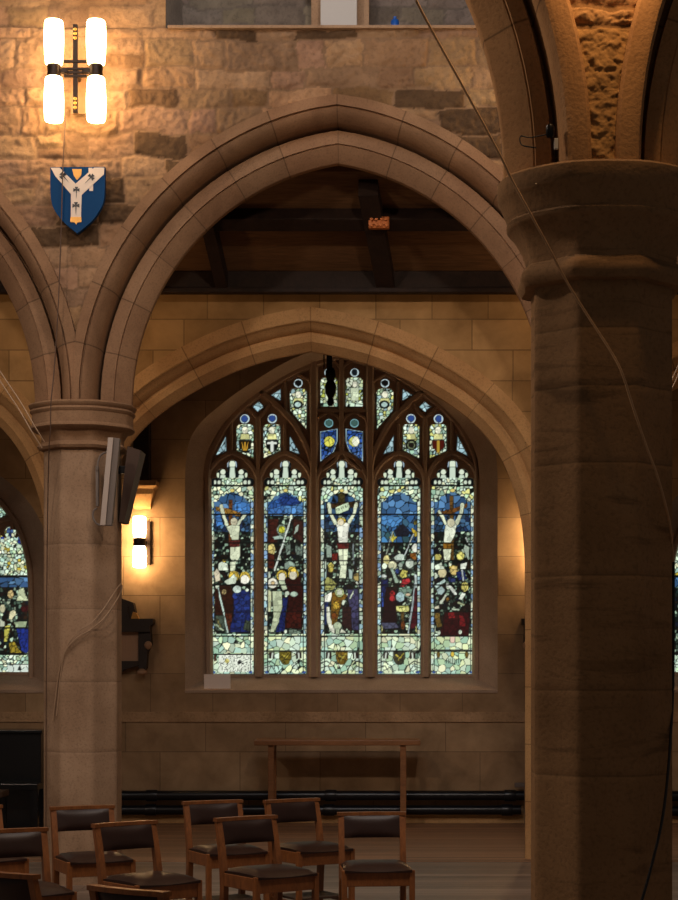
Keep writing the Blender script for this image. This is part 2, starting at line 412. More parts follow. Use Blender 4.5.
near_prof = [(.33, .09), (.33, -.01), (.315, -.025), (.26, -.02), (.235, -.005), (.222, .03), (.218, .09), (.214, .30), (.19, .30), (.187, .195), (.122, .195), (.120, .215), (.113, .212), (.004, .30), (0, .31), (0, .39), (.004, .40),
             (.115, .495), (.19, .505), (.2, .51), (.21, .6), (.235, .69), (.33, .72)]

zt, zb = 3.2, P(0, 27, FY0)[2]
centres = [APX - BAY, APX, APX + BAY]
piers = [APX - 1.5 * BAY, APX - BAY / 2, APX + BAY / 2, APX + 1.5 * BAY]
wall_nave = None
def keep_far(X, Z):
    m = np.ones(X.shape, bool)
    for c in centres: m &= ~((Z < arch_top(X, c, .40)))
    for p_ in piers: m &= ~((Z < SPR + 0.25) & (np.abs(X - p_) < 0.5))
    return m
darkpts = [XZ(x, y, FY0) for x, y in ((180, 150), (168, 172), (120, 218), (62, 222), (95, 228), (110, 200), (255, 36), (225, 36), (312, 36), (445, 108), (420, 106), (462, 133), (480, 140), (185, 145))]
st = stone_courses(centres[0] - 2.0, centres[2] + 1.6, 3.7, zb, (0.13, 0.225), (0.2, 0.6), np.random.default_rng(5))
# the topmost course is cut level with the clerestory ledge
st = [(a, b, c, min(d, zb)) for a, b, c, d in st if c < zb - 0.03]
wall_nave = rubble('wall_nave', centres[0] - 1.2, centres[2] + 1.2, 3.75, zb, FY0 + 0.03, 0.0125, keep_far, st, 'rubble', dark=darkpts, smooth_below=P(0, 240, FY0)[2], amp=0.042)
struct(wall_nave, 'rock-faced sandstone wall above the pointed nave arch, between lamp and ledge', 'wall')
def pier_clamp(c): return (c - BAY / 2, c + BAY / 2)
for c in centres:
    sweep('arch_moulding', arch_path(c), [(t, FY0 + y) for t, y in far_prof], 'dressed', wall_nave, nv=14, clampx=pier_clamp(c), jitter=0.1)
# core of the wall behind the facing stones
core_out = [(centres[0] - 1.2, 3.72)]
for c in centres:
    pth = [(x, z) for x, z in [(c + (x - c) * (1 + .3 / SPAN), SPR + (z - SPR) * (1 + .3 / RISE)) for x, z in arch_path(c, 12)]]
    pth = [(min(max(x, c - BAY / 2 + 0.01), c + BAY / 2 - 0.01), z) for x, z in pth]
    core_out += [q for q in pth if q[0] > centres[0] - 1.2 and q[0] < centres[2] + 1.2]
core_out += [(centres[2] + 1.2, 3.72), (centres[2] + 1.2, zb - 0.02), (centres[0] - 1.2, zb - 0.02)]
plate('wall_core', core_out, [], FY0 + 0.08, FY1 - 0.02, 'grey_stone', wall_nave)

# clerestory: ledge, sloping sill of grey stones, white post
cl_z = zb
ledge = MB().box(((P(168, 0, FY0)[0] + P(520, 0, FY0)[0]) / 2, FY0 + 0.12, cl_z - .004), (P(520, 0, FY0)[0] - P(168, 0, FY0)[0], 0.29, 0.024), 0.005).build('trim_1', 'pillar', tint=True)
struct(ledge, 'thin pale stone ledge running along the top of the rubble wall', 'ledge')
rx = P(170, 0, 14.0)[0]; rx2 = P(480, 0, 14.0)[0] + 0.25
st2 = stone_courses(rx - .3, rx2 + .3, cl_z, cl_z + 1.3, (0.13, 0.22), (0.25, 0.55), np.random.default_rng(3))
wc = rubble('wall_clerestory', rx, rx2, cl_z, cl_z + 1.0, 14.05, 0.016, lambda X, Z: np.ones(X.shape, bool), st2, 'grey_stone', amp=0.02, base=0.9)
struct(wc, 'grey stone back of the clerestory recess above the ledge', 'wall')
for sx, a, b in ((0, rx - 1.9, rx), (1, rx2, rx2 + 1.9)):
    st3 = stone_courses(a - .3, b + .3, cl_z, cl_z + 1.2, (0.14, 0.22), (0.25, 0.55), np.random.default_rng(8 + sx))
    rubble('jamb_face', a, b, cl_z, cl_z + 1.0, FY0 + 0.05, 0.02, lambda X, Z: np.ones(X.shape, bool), st3, 'rubble', wc, amp=0.028)
    xr = b if sx == 0 else a
    d = 0.10 if sx == 0 else -0.10
    mk('jamb_reveal', [(xr - d * .0, FY0 + 0.02, cl_z), (xr + d, 14.06, cl_z), (xr + d, 14.06, cl_z + 1), (xr, FY0 + 0.02, cl_z + 1)], [(0, 1, 2, 3)], 'grey_stone', wc, tint=np.ones((4, 3)) * 1.1)
x0, x1 = P(320.5, 0, 13.8)[0], P(357, 0, 13.8)[0]
mull = MB().prism([(x0 - .075, cl_z + .02), (x1 + .09, cl_z + .02), (x1 + .09, cl_z + 1), (x0 - .075, cl_z + 1)], 13.90, 14.04).build('trim_2', 'pillar', tint=True)
struct(mull, 'brown stone mullion of the clerestory behind a white board', 'mullion')
wb = MB().box(((x0 + x1) / 2, 13.83, cl_z + .53), (x1 - x0, .07, 1.0), .006).build('white_board', 'white')
tag(wb, 'plain white upright board in the clerestory above the arch apex', 'board')

# ------------------------------------------------------------------ pillars
def lobes(g, k):
    """eight-sided section with slightly hollow faces, k blends it with a circle (0 round)"""
    a = (g + math.pi / 8) % (math.pi / 4) - math.pi / 8
    q = 1 / math.cos(a) * (1 - .022 * math.cos(4 * a) ** 2)
    if abs(a) > .36: q *= 1 - (abs(a) - .36) * .25
    return q * k + (1 - k)
def pillar(x, y, cap, shaft_mat, cap_mat, label, ztop, joints, flat=0.0):
    root = empty('pillar', (x, y, 0)); struct(root, label, 'pillar')
    zs = [cap[0][1]] + sorted(joints, reverse=True) + [0.0]
    mb = MB(); prof = []; tn = []
    z = ztop + cap[0][1]; js = sorted([j for j in joints if j < z])
    lev = [0.0]; 
    for j in js: lev += [j - .03, j - .006, j, j + .006, j + .03]
    lev.append(z); tone = 1.0
    for i, q in enumerate(lev):
        isj = any(abs(q - j) < 1e-6 for j in js)
        prof.append((.286 - (.002 if isj else 0), q))
        seg = sum(1 for j in js if q > j + 1e-6)
        tn.append(0.72 if isj else [1.0, .985, 1.015, 1.0, 1.01, .985, 1.0, .99, 1.0, 1.01][seg % 10])
    mb.lathe(prof, n=96, shape=lambda g, j: lobes(g, 1.0), tint=tn)
    s = mb.build('shaft', shaft_mat, root, True, tint=True)
    cb = MB(); ks = [c_[2] for c_ in cap]
    cb.lathe([(r, ztop + dz) for r, dz, k in cap], n=96, shape=lambda g, j: lobes(g, ks[j]) * (1 - flat * (1 - ks[j]) * abs(math.sin(g)) ** 2))
    cb.build('capital', cap_mat, root, True, tint=True)
    return root
# (radius, height below the top, lobe depth)
far_cap = [(.295, -.365, 1), (.325, -.355, .9), (.338, -.335, .85), (.325, -.315, .85), (.305, -.30, .9), (.31, -.26, .8), (.335, -.225, .6), (.345, -.215, .5), (.385, -.205, .35), (.40, -.19, .3), (.398, -.175, .3), (.388, -.165, .3), (.388, -.085, .3), (.398, -.075, .3), (.405, -.062, .3), (.398, -.05, .3), (.392, -.045, .3), (.41, -.03, .3), (.415, -.015, .3), (.40, -.002, .3), (.30, 0, .5)]
near_cap = [(.296, -.46, 1), (.325, -.455, 1), (.343, -.43, .95), (.343, -.40, .9), (.325, -.375, .9), (.308, -.36, .85), (.312, -.33, .7), (.33, -.28, .5), (.365, -.225, .3), (.385, -.205, .22), (.395, -.195, .2), (.398, -.18, .2), (.39, -.17, .2), (.395, -.155, .2), (.425, -.085, .16), (.433, -.075, .15), (.435, -.01, .15), (.425, 0, .15), (.3, .012, .4)]
for i, p_ in enumerate(piers):
    if i == 0: continue
    px = P(83, 0, 14.07)[0] if i == 1 else p_
    pillar(px, 14.07, far_cap, 'pillar', 'dressed', ['', 'pale sandstone pillar with eight-sided shaft carrying a white column speaker', 'eight-sided sandstone pillar hidden behind the big near pillar', 'eight-sided sandstone pillar of the nave arcade east of the near pillar'][i], 3.71, [.44, 1.02, 1.56, 2.12, 2.62])
NX = P(600.5, 0, 7.57)[0]
pillar(NX, 7.57, near_cap, 'pillar_near', 'pillar_near', 'massive near sandstone pillar with flared round capital and eight-sided shaft', 3.69, [P(0, y, 7.3)[2] for y in (776, 690, 575, 462, 385, 327)], .10)

# near arcade: arches rising left and right of the near pillar, rough stones between them
NY0, NY1 = 7.22, 7.92
NA = NX - .028
def keep_near(X, Z):
    m = np.ones(X.shape, bool)
    for c in (NA - BAY / 2, NA + BAY / 2): m &= ~(Z < arch_top(X, c, .31))
    return m
stn = [(NA - .30, NA + .30, 3.60, P(0, 26, 7.2)[2]), (NA - .16, NA + .14, P(0, 24, 7.2)[2], P(0, 4, 7.2)[2]), (NA - .4, NA - .17, P(0, 24, 7.2)[2], P(0, -2, 7.2)[2]), (NA + .15, NA + .4, P(0, 24, 7.2)[2], P(0, -2, 7.2)[2])] + stone_courses(NA - .8, NA + .8, P(0, 2, 7.2)[2], 6.4, (.14, .2), (.25, .5), np.random.default_rng(4))
wall_near = rubble('wall_front', NA - .6, NA + .6, 3.67, 5.4, NY0 + .03, 0.0045, keep_near, stn, 'near_stone', amp=.04, mort=.012)
struct(wall_near, 'amber-lit arcade wall with rough tooled stones above the near pillar', 'wall')
for c in (NA - BAY / 2, NA + BAY / 2):
    sweep('arch_moulding', arch_path(c), [(t, NY0 + y) for t, y in near_prof], 'near_stone', wall_near, nv=9, clampx=pier_clamp(c), jitter=.06)
pth = []
for c in (NA - BAY / 2, NA + BAY / 2):
    pth += [(min(max(c + (x - c) * (1 + .29 / SPAN), c - BAY / 2 + .01), c + BAY / 2 - .01), SPR + (z - SPR) * (1 + .28 / RISE)) for x, z in arch_path(c, 12)]
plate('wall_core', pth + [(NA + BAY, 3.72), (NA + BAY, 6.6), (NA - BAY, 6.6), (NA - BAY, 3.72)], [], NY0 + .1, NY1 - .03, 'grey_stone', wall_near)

# ------------------------------------------------------------------ screen wall with its low arch
SY = 15.5
half = [(93, 565), (94.3, 540), (97.5, 515), (104, 488), (117, 456), (135, 430), (158, 409), (185, 391), (213, 376), (241, 364), (274, 354), (310, 347)]
half = catmull(half, 4)
def screen_arch(dx):
    l = [(x + dx, y) for x, y in half]; r = [(620 - x + dx, y) for x, y in half[-2::-1]]
    foot = P(0, 861, SY)[2]
    pts = [(93 + dx, 861)] + [(93 + dx, 700)] + l + r + [(527 + dx, 700), (527 + dx, 861)]
    return [XZ(x, y, SY) for x, y in pts]
SP = 484
scr = [screen_arch(d) for d in (-SP, 0, SP)]
def off_poly(pl, t):
    pl = np.array(pl); g = np.gradient(pl, axis=0); g /= np.linalg.norm(g, axis=1)[:, None]
    return [tuple(p + np.array([-q[1], q[0]]) * t) for p, q in zip(pl, g)]
u = S(1, SY)
outer = [(scr[0][0][0] - 1.5, 0)]
for s_ in scr:
    o_ = off_poly(s_, 26 * u); o_[0] = (o_[0][0], 0); o_[-1] = (o_[-1][0], 0); outer += o_
outer += [(scr[2][-1][0] + 1.5, 0), (scr[2][-1][0] + 1.5, 5.35), (scr[0][0][0] - 1.5, 5.35)]
wall_mid = plate('wall_middle', outer, [], SY, SY + .38, 'ashlar')
struct(wall_mid, 'smooth golden ashlar wall with a wide low arch beyond the nave arcade', 'wall')
sp_prof = [(40 * u, .03), (40 * u, -.006), (27 * u, -.006), (26 * u, .01), (22 * u, .05), (19 * u, .08), (17.5 * u, .12), (16 * u, .12), (14 * u, .11), (8 * u, .12), (0, .2), (0, .26), (8 * u, .34), (26 * u, .38), (40 * u, .385)]
for s_ in scr: sweep('arch_moulding', s_, [(t, SY + y) for t, y in sp_prof], 'screen_stone', wall_mid, nv=22, jitter=.05)

# ------------------------------------------------------------------ window wall
WY = 19.35; WG = WY + .27
def mirror(pts, m): return [(2 * m - x, y) for x, y in pts[::-1]]
so_l = catmull([(185, 478), (186.5, 455), (191, 437), (202, 421), (217, 408), (236, 393), (256, 380), (282, 364), (309, 352), (341, 342)], 3)
si_l = catmull([(206, 482), (208, 462), (214, 445), (226, 425), (241, 409), (262, 392), (288, 376), (315, 364), (341.5, 357)], 4)
def win_outline(left, m, xl, ybot, ny):
    """closed outline, clockwise from bottom-left, with points down the jambs"""
    pts = [(xl, ybot - (ybot - left[0][1]) * i / ny) for i in range(ny)] + left
    return pts + mirror(pts, m)[1:]
def resample(pl, n):
    pl = np.array(pl, float); d = np.r_[0, np.cumsum(np.linalg.norm(np.diff(pl, axis=0), axis=1))]
    q = np.linspace(0, d[-1], n); return [(np.interp(a, d, pl[:, 0]), np.interp(a, d, pl[:, 1])) for a in q]
def stitched(a_left, b_left, m, xa, xb, ya, yb, n=30):
    """outer and inner window outlines with matching points"""
    A = resample([(xa, ya), (xa, a_left[0][1])], 8)[:-1] + resample(a_left, n)
    B = resample([(xb, yb), (xb, b_left[0][1])], 8)[:-1] + resample(b_left, n)
    return A + mirror(A, m)[1:], B + mirror(B, m)[1:]
wins = {}
oA, oB = stitched(so_l, si_l, 341.3, 185, 206, 690, 680)
LM = -60.0    # left window centre: three lights
so2 = catmull([(-175, 600), (-172, 560), (-160, 520), (-140, 492), (-112, 470), (-86, 456), (LM, 446)], 4)
si2 = catmull([(-154, 605), (-152, 565), (-142, 530), (-126, 505), (-104, 484), (-82, 470), (LM, 461)], 4)
lA, lB = stitched(so2, si2, LM, -175, -154, 690, 680)
RM = 700.5 + 60
rA = [(x - LM + RM, y) for x, y in lA]; rB = [(x - LM + RM, y) for x, y in lB]
holes = [[XZ(x, y, WY) for x, y in w] for w in (oA, lA, rA)]
x0, x1 = P(-420, 0, WY)[0], P(1100, 0, WY)[0]
wall_back = plate('wall_back', [(x0, 0), (x1, 0), (x1, 5.9), (x0, 5.9)], holes, WY, WY + .06, 'ashlar_window')
struct(wall_back, 'smooth coursed stone wall around the big stained glass window', 'wall')
fz = MB().box(((x0 + x1) / 2, WY - .005, P(0, 717, WY)[2]), (x1 - x0 - .2, .03, S(10, WY)), .003)
fz.build('frieze', 'frieze', wall_back)
MB().box(((x0 + x1) / 2, WY - .02, P(0, 819, WY)[2]), (x1 - x0 - .2, .05, S(8, WY)), .008).build('plinth', 'screen_stone', wall_back, tint=True)

# ------------------------------------------------------------------ stained glass painter
class Canvas:
    def __init__(s, x0, y0, x1, y1, k=1.6):
        s.x0, s.y0, s.k = x0, y0, k; s.w = int((x1 - x0) * k); s.h = int((y1 - y0) * k)
        s.X, s.Y = np.meshgrid(x0 + (np.arange(s.w) + .5) / k, y0 + (np.arange(s.h) + .5) / k)
        s.c = np.zeros((s.h, s.w, 3)); s.c[:] = (10, 14, 12); s.cache = {}
    def vor(s, cell, seed):
        if (cell, seed) in s.cache: return s.cache[(cell, seed)]
        r = np.random.default_rng(seed); gw, gh = int((s.w / s.k) / cell) + 4, int((s.h / s.k) / cell) + 4
        jx = r.random((gh, gw)); jy = r.random((gh, gw)); val = r.random((gh, gw)); ids = r.integers(0, 10000, (gh, gw))
        ix = ((s.X - s.x0) / cell).astype(int) + 1; iy = ((s.Y - s.y0) / cell).astype(int) + 1
        fx = (s.X - s.x0) / cell + 1; fy = (s.Y - s.y0) / cell + 1
        d1 = np.full(s.X.shape, 9.); d2 = np.full(s.X.shape, 9.); v1 = np.zeros(s.X.shape); i1 = np.zeros(s.X.shape, int)
        for dy in (-1, 0, 1):
            for dx in (-1, 0, 1):
                a, b = iy + dy, ix + dx
                d = np.hypot(b + jx[a, b] - fx, a + jy[a, b] - fy)
                c = d < d1; d2 = np.where(c, d1, np.minimum(d2, d)); v1 = np.where(c, val[a, b], v1); i1 = np.where(c, ids[a, b], i1); d1 = np.where(c, d, d1)
        s.cache[(cell, seed)] = ((d2 - d1) * cell, v1, i1); return s.cache[(cell, seed)]
    def mosaic(s, mask, pal, cell=3.6, lead=.55, seed=1, var=.3):
        e, v, i = s.vor(cell, seed); pal = np.array(pal, float)
        col = pal[i % len(pal)] * (1 - var + 2 * var * v)[..., None]
        a = np.clip((e - lead * .5) / lead, .04, 1)[..., None]
        s.c = np.where(mask[..., None], col * a + (1 - a) * np.array([8, 12, 12]), s.c)
    def dist(s, pts, closed=True):
        d = np.full(s.X.shape, 1e9); n = len(pts)
        for i in range(n if closed else n - 1):
            ax, ay = pts[i]; bx, by = pts[(i + 1) % n]; vx, vy = bx - ax, by - ay; L = vx * vx + vy * vy + 1e-9
            t = np.clip(((s.X - ax) * vx + (s.Y - ay) * vy) / L, 0, 1)
            d = np.minimum(d, np.hypot(s.X - ax - vx * t, s.Y - ay - vy * t))
        return d
    def inside(s, pts):
        r = np.zeros(s.X.shape, bool); n = len(pts)
        for i in range(n):
            ax, ay = pts[i]; bx, by = pts[(i + 1) % n]
            if ay == by: continue
            c = ((ay > s.Y) != (by > s.Y)) & (s.X < (bx - ax) * (s.Y - ay) / (by - ay) + ax); r ^= c
        return r
    def sd(s, pts): d = s.dist(pts); return np.where(s.inside(pts), -d, d)
    def fill(s, sd, col, line=.5, tex=True):
        if line > 0:
            a = np.clip((line - sd) * 2, 0, 1)[..., None]; s.c = s.c * (1 - a) + a * np.array([9, 11, 11])
        c = np.array(col, float) * np.ones(s.X.shape + (1,))
        if tex:
            e, v, i = s.vor(4.6, 21); dk = .72 if min(col) > 120 else .35; c = c * (.86 + .28 * v)[..., None] * np.clip(dk + e * .8, dk, 1)[..., None]
        a = np.clip((.25 - sd) * 2, 0, 1)[..., None]; s.c = s.c * (1 - a) + a * c
    def poly(s, pts, col, **k): s.fill(s.sd(pts), col, **k)
    def ell(s, x, y, rx, ry, col, **k): s.fill((np.hypot((s.X - x) / rx, (s.Y - y) / ry) - 1) * min(rx, ry), col, **k)
    def line(s, pts, w, col, **k): s.fill(s.dist(pts, False) - w / 2, col, **k)
    def lead(s, pts, w=1.0, col=(8, 11, 11)):
        a = np.clip((w / 2 + .25 - s.dist(pts, False)) * 2, 0, 1)[..., None]; s.c = s.c * (1 - a) + a * np.array(col)
    def sample(s, x, y):
        i = np.clip(((x - s.x0) * s.k).astype(int), 0, s.w - 1); j = np.clip(((y - s.y0) * s.k).astype(int), 0, s.h - 1)
        c = s.c[j, i] / 255.; c = np.clip(c, 0, 1)
        return np.where(c <= .04045, c / 12.92, ((c + .055) / 1.055) ** 2.4)

PALE = [(206, 226, 198), (196, 220, 192), (172, 206, 188), (216, 228, 190), (180, 208, 166), (150, 186, 160), (222, 224, 186), (204, 224, 204)]
DARKS = [(14, 20, 16), (30, 22, 16), (40, 56, 46), (20, 34, 30), (54, 70, 58), (34, 22, 14), (84, 108, 92), (14, 24, 20), (12, 16, 26), (126, 150, 126), (20, 26, 22), (26, 18, 16), (140, 162, 138), (104, 126, 108), (164, 180, 152)]
SKY = [(70, 110, 150), (56, 94, 136), (92, 134, 172), (46, 76, 112), (78, 118, 158)]
DEEP = [(34, 56, 84), (44, 74, 104), (60, 92, 122), (24, 38, 64), (36, 60, 76)]
BROWN = [(52, 24, 14), (66, 34, 18), (38, 16, 10), (80, 40, 20), (30, 14, 10)]
FLESH, GOLD, WHITE, RUBY, NAVY = (206, 214, 182), (212, 182, 70), (212, 224, 200), (60, 17, 13), (24, 36, 88)
RED, GREY, GREEN, PURP = (150, 34, 36), (124, 140, 128), (88, 112, 84), (58, 56, 86)

W = Canvas(200, 352, 486, 682)
LIGHTS = [(210.0, 254.2), (263.6, 307.2), (320.4, 363.2), (377.2, 421.0), (430.6, 474.4)]
K = 55 / 430.0
def scene(i, x0):
    a, b = LIGHTS[i]; w = b - a; m = (a + b) / 2
    T = lambda *p: [(x0 + x * K, 455 + y * K) for x, y in p]
    B = lambda *p: [(x0 + x * K, 565 + y * K) for x, y in p]
    col = (W.X > a - 1) & (W.X < b + 1)
    W.mosaic(col & (W.Y > 455), DARKS, 2.9, .65, 31 + i, .35)
    up = 8 + 26 * (1 - ((W.X - m) / (w / 2)) ** 2)           # scalloped lower edge of the white canopy
    sky = col & (W.Y > 490) & (W.Y < 516 + (i in (0, 3, 4)) * 12)
    W.mosaic(sky, [SKY, SKY, DEEP, SKY, SKY][i], 7.5, .6, 41 + i, .22)
    for (X0, X1, Y0, Y1) in ((a, b, 516, 530),):
        if i in (2, 0, 4): W.mosaic(col & (W.Y > 514) & (W.Y < 532) & (np.abs(W.X - m) > 3), DEEP, 4.2, .6, 51 + i, .35)
    # canopy
    arch = 491 + 16 * ((np.abs(W.X - m) / (w / 2)) ** 1.6) + 1.4 * np.abs(np.sin((W.X - m) * .55))
    W.mosaic(col & (W.Y > 486) & (W.Y < arch), PALE + [(206, 206, 130)], 4.2, .6, 61 + i, .16)
    W.ell(m, 490.5, 2.2, 1.8, (214, 196, 110), tex=False)
    W.mosaic(col & (W.Y > 455) & (W.Y <= 486), [(12, 18, 22), (16, 20, 18), (10, 14, 16)], 4, .6, 71)
    for dx, yb, r in ((0, 464.3, 2.7), (-9, 472.2, 2.3), (9, 472.2, 2.3)):
        W.ell(m + dx, yb, r * 1.15, r * 1.25, WHITE, tex=False)
        W.poly([(m + dx - 2.3, yb + 3), (m + dx + 2.3, yb + 3), (m + dx + 3, 478), (m + dx - 3, 478)], (196, 212, 192), tex=False)
    for dx in (-14, 14): W.ell(m + dx, 475, 1.5, 2.6, (206, 220, 190), tex=False)
    for dx in (-3.9, 3.9): W.line([(m + dx, 461), (m + dx * 1.15, 467)], .9, (170, 190, 205), tex=False, line=0)
    W.mosaic(col & (W.Y > 477.5) & (W.Y < 485) & (np.abs(W.X - m) < 10.5), PALE, 3.1, .5, 81 + i, .1)
    for dx in (-17, -13, 13, 17): W.ell(m + dx, 482.3, 1.8 if abs(dx) < 15 else 1.3, 2, (200, 212, 190), tex=False)
    # base: pale quarries, canopy arches and a small shield
    base = col & (W.Y > 634)
    W.mosaic(base, PALE + [(216, 228, 176)], 5.8, .42, 91 + i, .1)
    if i == 0:
        W.mosaic(col & (W.Y > 654) & (W.Y < 672) & (W.X > 218.5) & (W.X < 252.5), [(226, 232, 216), (218, 226, 208)], 3.0, .22, 95, .05)
        W.mosaic(col & (W.Y > 636) & (W.Y < 653), PALE, 5.6, .5, 97, .16)
        W.ell(m - 5, 661, 2, 2, (200, 190, 110), line=.2)
        W.line([(a + 5, 656), (a + 5, 660)], 2, (70, 40, 30), tex=False)
    elif i == 4:
        W.poly([(m - 2.4, 636), (m + 2.4, 636), (m + 1.6, 643), (m - 1.6, 643)], (226, 196, 176), tex=False)
        W.ell(m, 654, 1.5, 2.6, GOLD, tex=False); 
        for dx in (-14, 14): W.ell(m + dx, 654.5, 1.7, 3, (100, 80, 30), tex=False)
        W.lead([(a, 650), (b, 650)], .7)
        for k in range(7): W.lead([(m - 6 + k * 2, 659), (m - 6 + k * 2, 663)], .5)
    else:
        W.poly([(m - 6, 651.5), (m + 6, 651.5), (m + 6, 659), (m + 3, 663.5), (m, 665), (m - 3, 663.5), (m - 6, 659)], [(0,), (104, 92, 30), (112, 88, 28), (58, 56, 40)][i] if i else 0)
        W.line([(m - 3, 655), (m + 1, 658), (m + 4, 654)], 1.3, (176, 160, 60), line=0)
        W.line([(m, 656), (m - 1, 661)], 1.2, (150, 140, 70), line=0)
        for s_ in (-1, 1):
            W.poly([(m + s_ * 11, 652), (m + s_ * 16, 652), (m + s_ * 16, 658), (m + s_ * 11, 659)], (48, 28, 24))
            W.line([(m + s_ * 13, 653), (m + s_ * 13.5, 658)], 1.5, (196, 206, 190), tex=False)
            W.lead([(m + s_ * 21, 663), (m + s_ * 15, 661), (m + s_ * 8, 666), (m + s_ * 5, 673)], .8)
            W.lead([(m + s_ * 21, 668), (m + s_ * 14, 666), (m + s_ * 10, 672)], .6)
    for s_ in (-1, 1):
        W.ell(m + s_ * 18.5, 672.3, 1.8, 1.1, (60, 90, 150), line=.3, tex=False)
    return T, B, m, a, b

def hand_figures():
    # first light: crucified figure over mourners in blue and brown
    T, B, m, a, b = scene(0, 205)
    W.poly(T((232, 372), (290, 366), (362, 392), (362, 456), (300, 440), (228, 428)), (72, 130, 198))
    W.poly(T((80, 440), (118, 452), (140, 545), (90, 560)), (64, 116, 180))
    W.poly(T((186, 350), (214, 350), (216, 700), (184, 700)), (96, 56, 24)); W.poly(T((86, 402), (160, 415), (278, 452), (272, 484), (180, 458), (86, 434)), (150, 108, 42))
    W.line(T((128, 398), (140, 460), (172, 545)), 3.2, FLESH); W.line(T((312, 468), (250, 548)), 2.8, FLESH)
    W.poly(T((168, 562), (225, 545), (270, 556), (262, 664), (214, 664)), FLESH); W.ell(*T((228, 520))[0], 3.3, 4, (196, 190, 160))
    W.poly(T((184, 668), (272, 664), (268, 716), (192, 722)), (84, 34, 30))
    W.poly(T((196, 720), (230, 720), (238, 800), (222, 838), (198, 800)), FLESH); W.poly(T((236, 718), (272, 716), (272, 790), (252, 834), (238, 810)), FLESH)
    W.poly(T((198, 836), (246, 832), (232, 905), (200, 905)), FLESH)
    W.poly(T((104, 850), (130, 835), (176, 850), (180, 900), (104, 900)), WHITE); W.ell(*T((150, 828))[0], 2, 1.5, GOLD)
    W.poly(B((196, 0), (240, 0), (230, 44), (202, 44)), FLESH)
    W.poly(B((80, 160), (200, 150), (232, 300), (214, 525), (78, 380)), (44, 20, 12)); W.poly(B((160, 380), (212, 380), (214, 520), (176, 525)), (76, 34, 18))
    W.poly(B((226, 215), (345, 190), (360, 400), (345, 525), (190, 525), (222, 400)), NAVY)
    for x, y in ((292, 285), (330, 250), (262, 330), (325, 330), (290, 400), (262, 460), (240, 240)): W.ell(*B((x, y))[0], 3.2, 3.4, (32, 50, 112))
    W.poly(B((315, 430), (352, 440), (345, 520), (300, 505)), (56, 66, 52))
    W.ell(*B((225, 88))[0], 5.2, 5.4, GOLD); W.poly(B((150, 128), (190, 105), (225, 70), (252, 100), (240, 145), (175, 155)), WHITE)
    W.ell(*B((312, 98))[0], 5.4, 5.6, GOLD); W.ell(*B((312, 114))[0], 4.4, 4.6, (224, 222, 206))
    W.ell(*B((250, 190))[0], 4.2, 3.6, (186, 202, 190)); W.ell(*B((328, 196))[0], 1.8, 1.8, WHITE)
    W.poly(B((72, 60), (92, 25), (120, 70), (120, 120), (84, 130)), (216, 206, 176)); W.ell(*B((98, 168))[0], 2, 2, WHITE); W.ell(*B((150, 210))[0], 2.4, 2.4, (150, 130, 86))
    W.line(B((104, 180), (178, 525)), 1.6, (172, 192, 180)); W.poly(B((84, 395), (145, 395), (160, 515), (84, 515)), (62, 74, 62))
    W.line(B((92, 470), (140, 510)), 1.8, (150, 166, 136)); W.line(B((96, 430), (120, 480)), 1.8, (110, 104, 60))
    # second light: sky over a crowd, group of women and a long lance
    T, B, m, a, b = scene(1, 258)
    W.poly(T((58, 400), (140, 350), (200, 395), (215, 465), (58, 465)), (60, 108, 172)); W.poly(T((150, 350), (210, 305), (300, 340), (330, 380), (240, 400), (190, 395)), (36, 62, 122)); W.poly(T((200, 398), (290, 395), (372, 400), (372, 440), (300, 462), (210, 455)), (84, 138, 196))
    W.poly(T((90, 370), (150, 352), (180, 396), (100, 420)), (44, 84, 146))
    W.poly(T((80, 500), (160, 500), (150, 680), (75, 680)), (58, 24, 18)); W.poly(T((280, 500), (355, 520), (350, 690), (270, 640)), (54, 26, 20))
    W.ell(*T((185, 585))[0], 5, 5.2, (120, 138, 120)); W.ell(*T((185, 585))[0], 3.2, 3.4, (176, 176, 50))
    W.poly(T((110, 640), (180, 625), (205, 655), (130, 660)), (150, 170, 156)); W.poly(T((290, 570), (320, 540), (310, 600), (280, 620)), (160, 176, 160))
    W.ell(*T((105, 738))[0], 4, 5.4, (214, 196, 120)); W.poly(T((75, 760), (60, 880), (130, 890), (130, 780)), (66, 26, 18))
    W.poly(T((215, 705), (255, 700), (255, 770), (225, 785)), (112, 130, 116)); W.poly(T((290, 710), (350, 715), (345, 790), (300, 780)), (100, 116, 104))
    W.poly(T((170, 770), (185, 830), (172, 830), (155, 790)), (190, 196, 168)); W.poly(T((205, 850), (250, 825), (285, 850), (285, 890), (205, 890)), (140, 160, 144)); W.ell(*T((265, 895))[0], 3.8, 2.6, GOLD)
    W.line(T((262, 482), (130, 900)), 1.7, (196, 206, 194)); W.ell(*T((262, 485))[0], 1.4, 2.2, WHITE)
    W.poly(B((215, 110), (330, 90), (350, 200), (345, 500), (215, 490), (235, 260)), (44, 14, 11)); W.poly(B((220, 370), (340, 365), (335, 490), (215, 492)), (60, 19, 13))
    W.poly(B((190, 260), (235, 250), (215, 400), (205, 520), (140, 525)), NAVY)
    W.poly(B((110, 205), (185, 205), (190, 330), (160, 450), (125, 525), (95, 525), (120, 400)), (176, 186, 152)); W.poly(B((75, 190), (105, 210), (100, 370), (65, 360)), (186, 190, 150))
    W.ell(*B((185, 82))[0], 5.2, 5.6, GOLD); W.ell(*B((188, 95))[0], 3.6, 4, (224, 220, 196)); W.ell(*B((275, 70))[0], 5.4, 5.6, GOLD); W.ell(*B((275, 82))[0], 3.9, 4, (224, 218, 190))
    W.poly(B((160, 120), (205, 120), (230, 190), (195, 200)), (170, 182, 150)); W.ell(*B((115, 142))[0], 4.8, 4.8, (220, 218, 200)); W.ell(*B((118, 140))[0], 2, 2, (206, 180, 130))
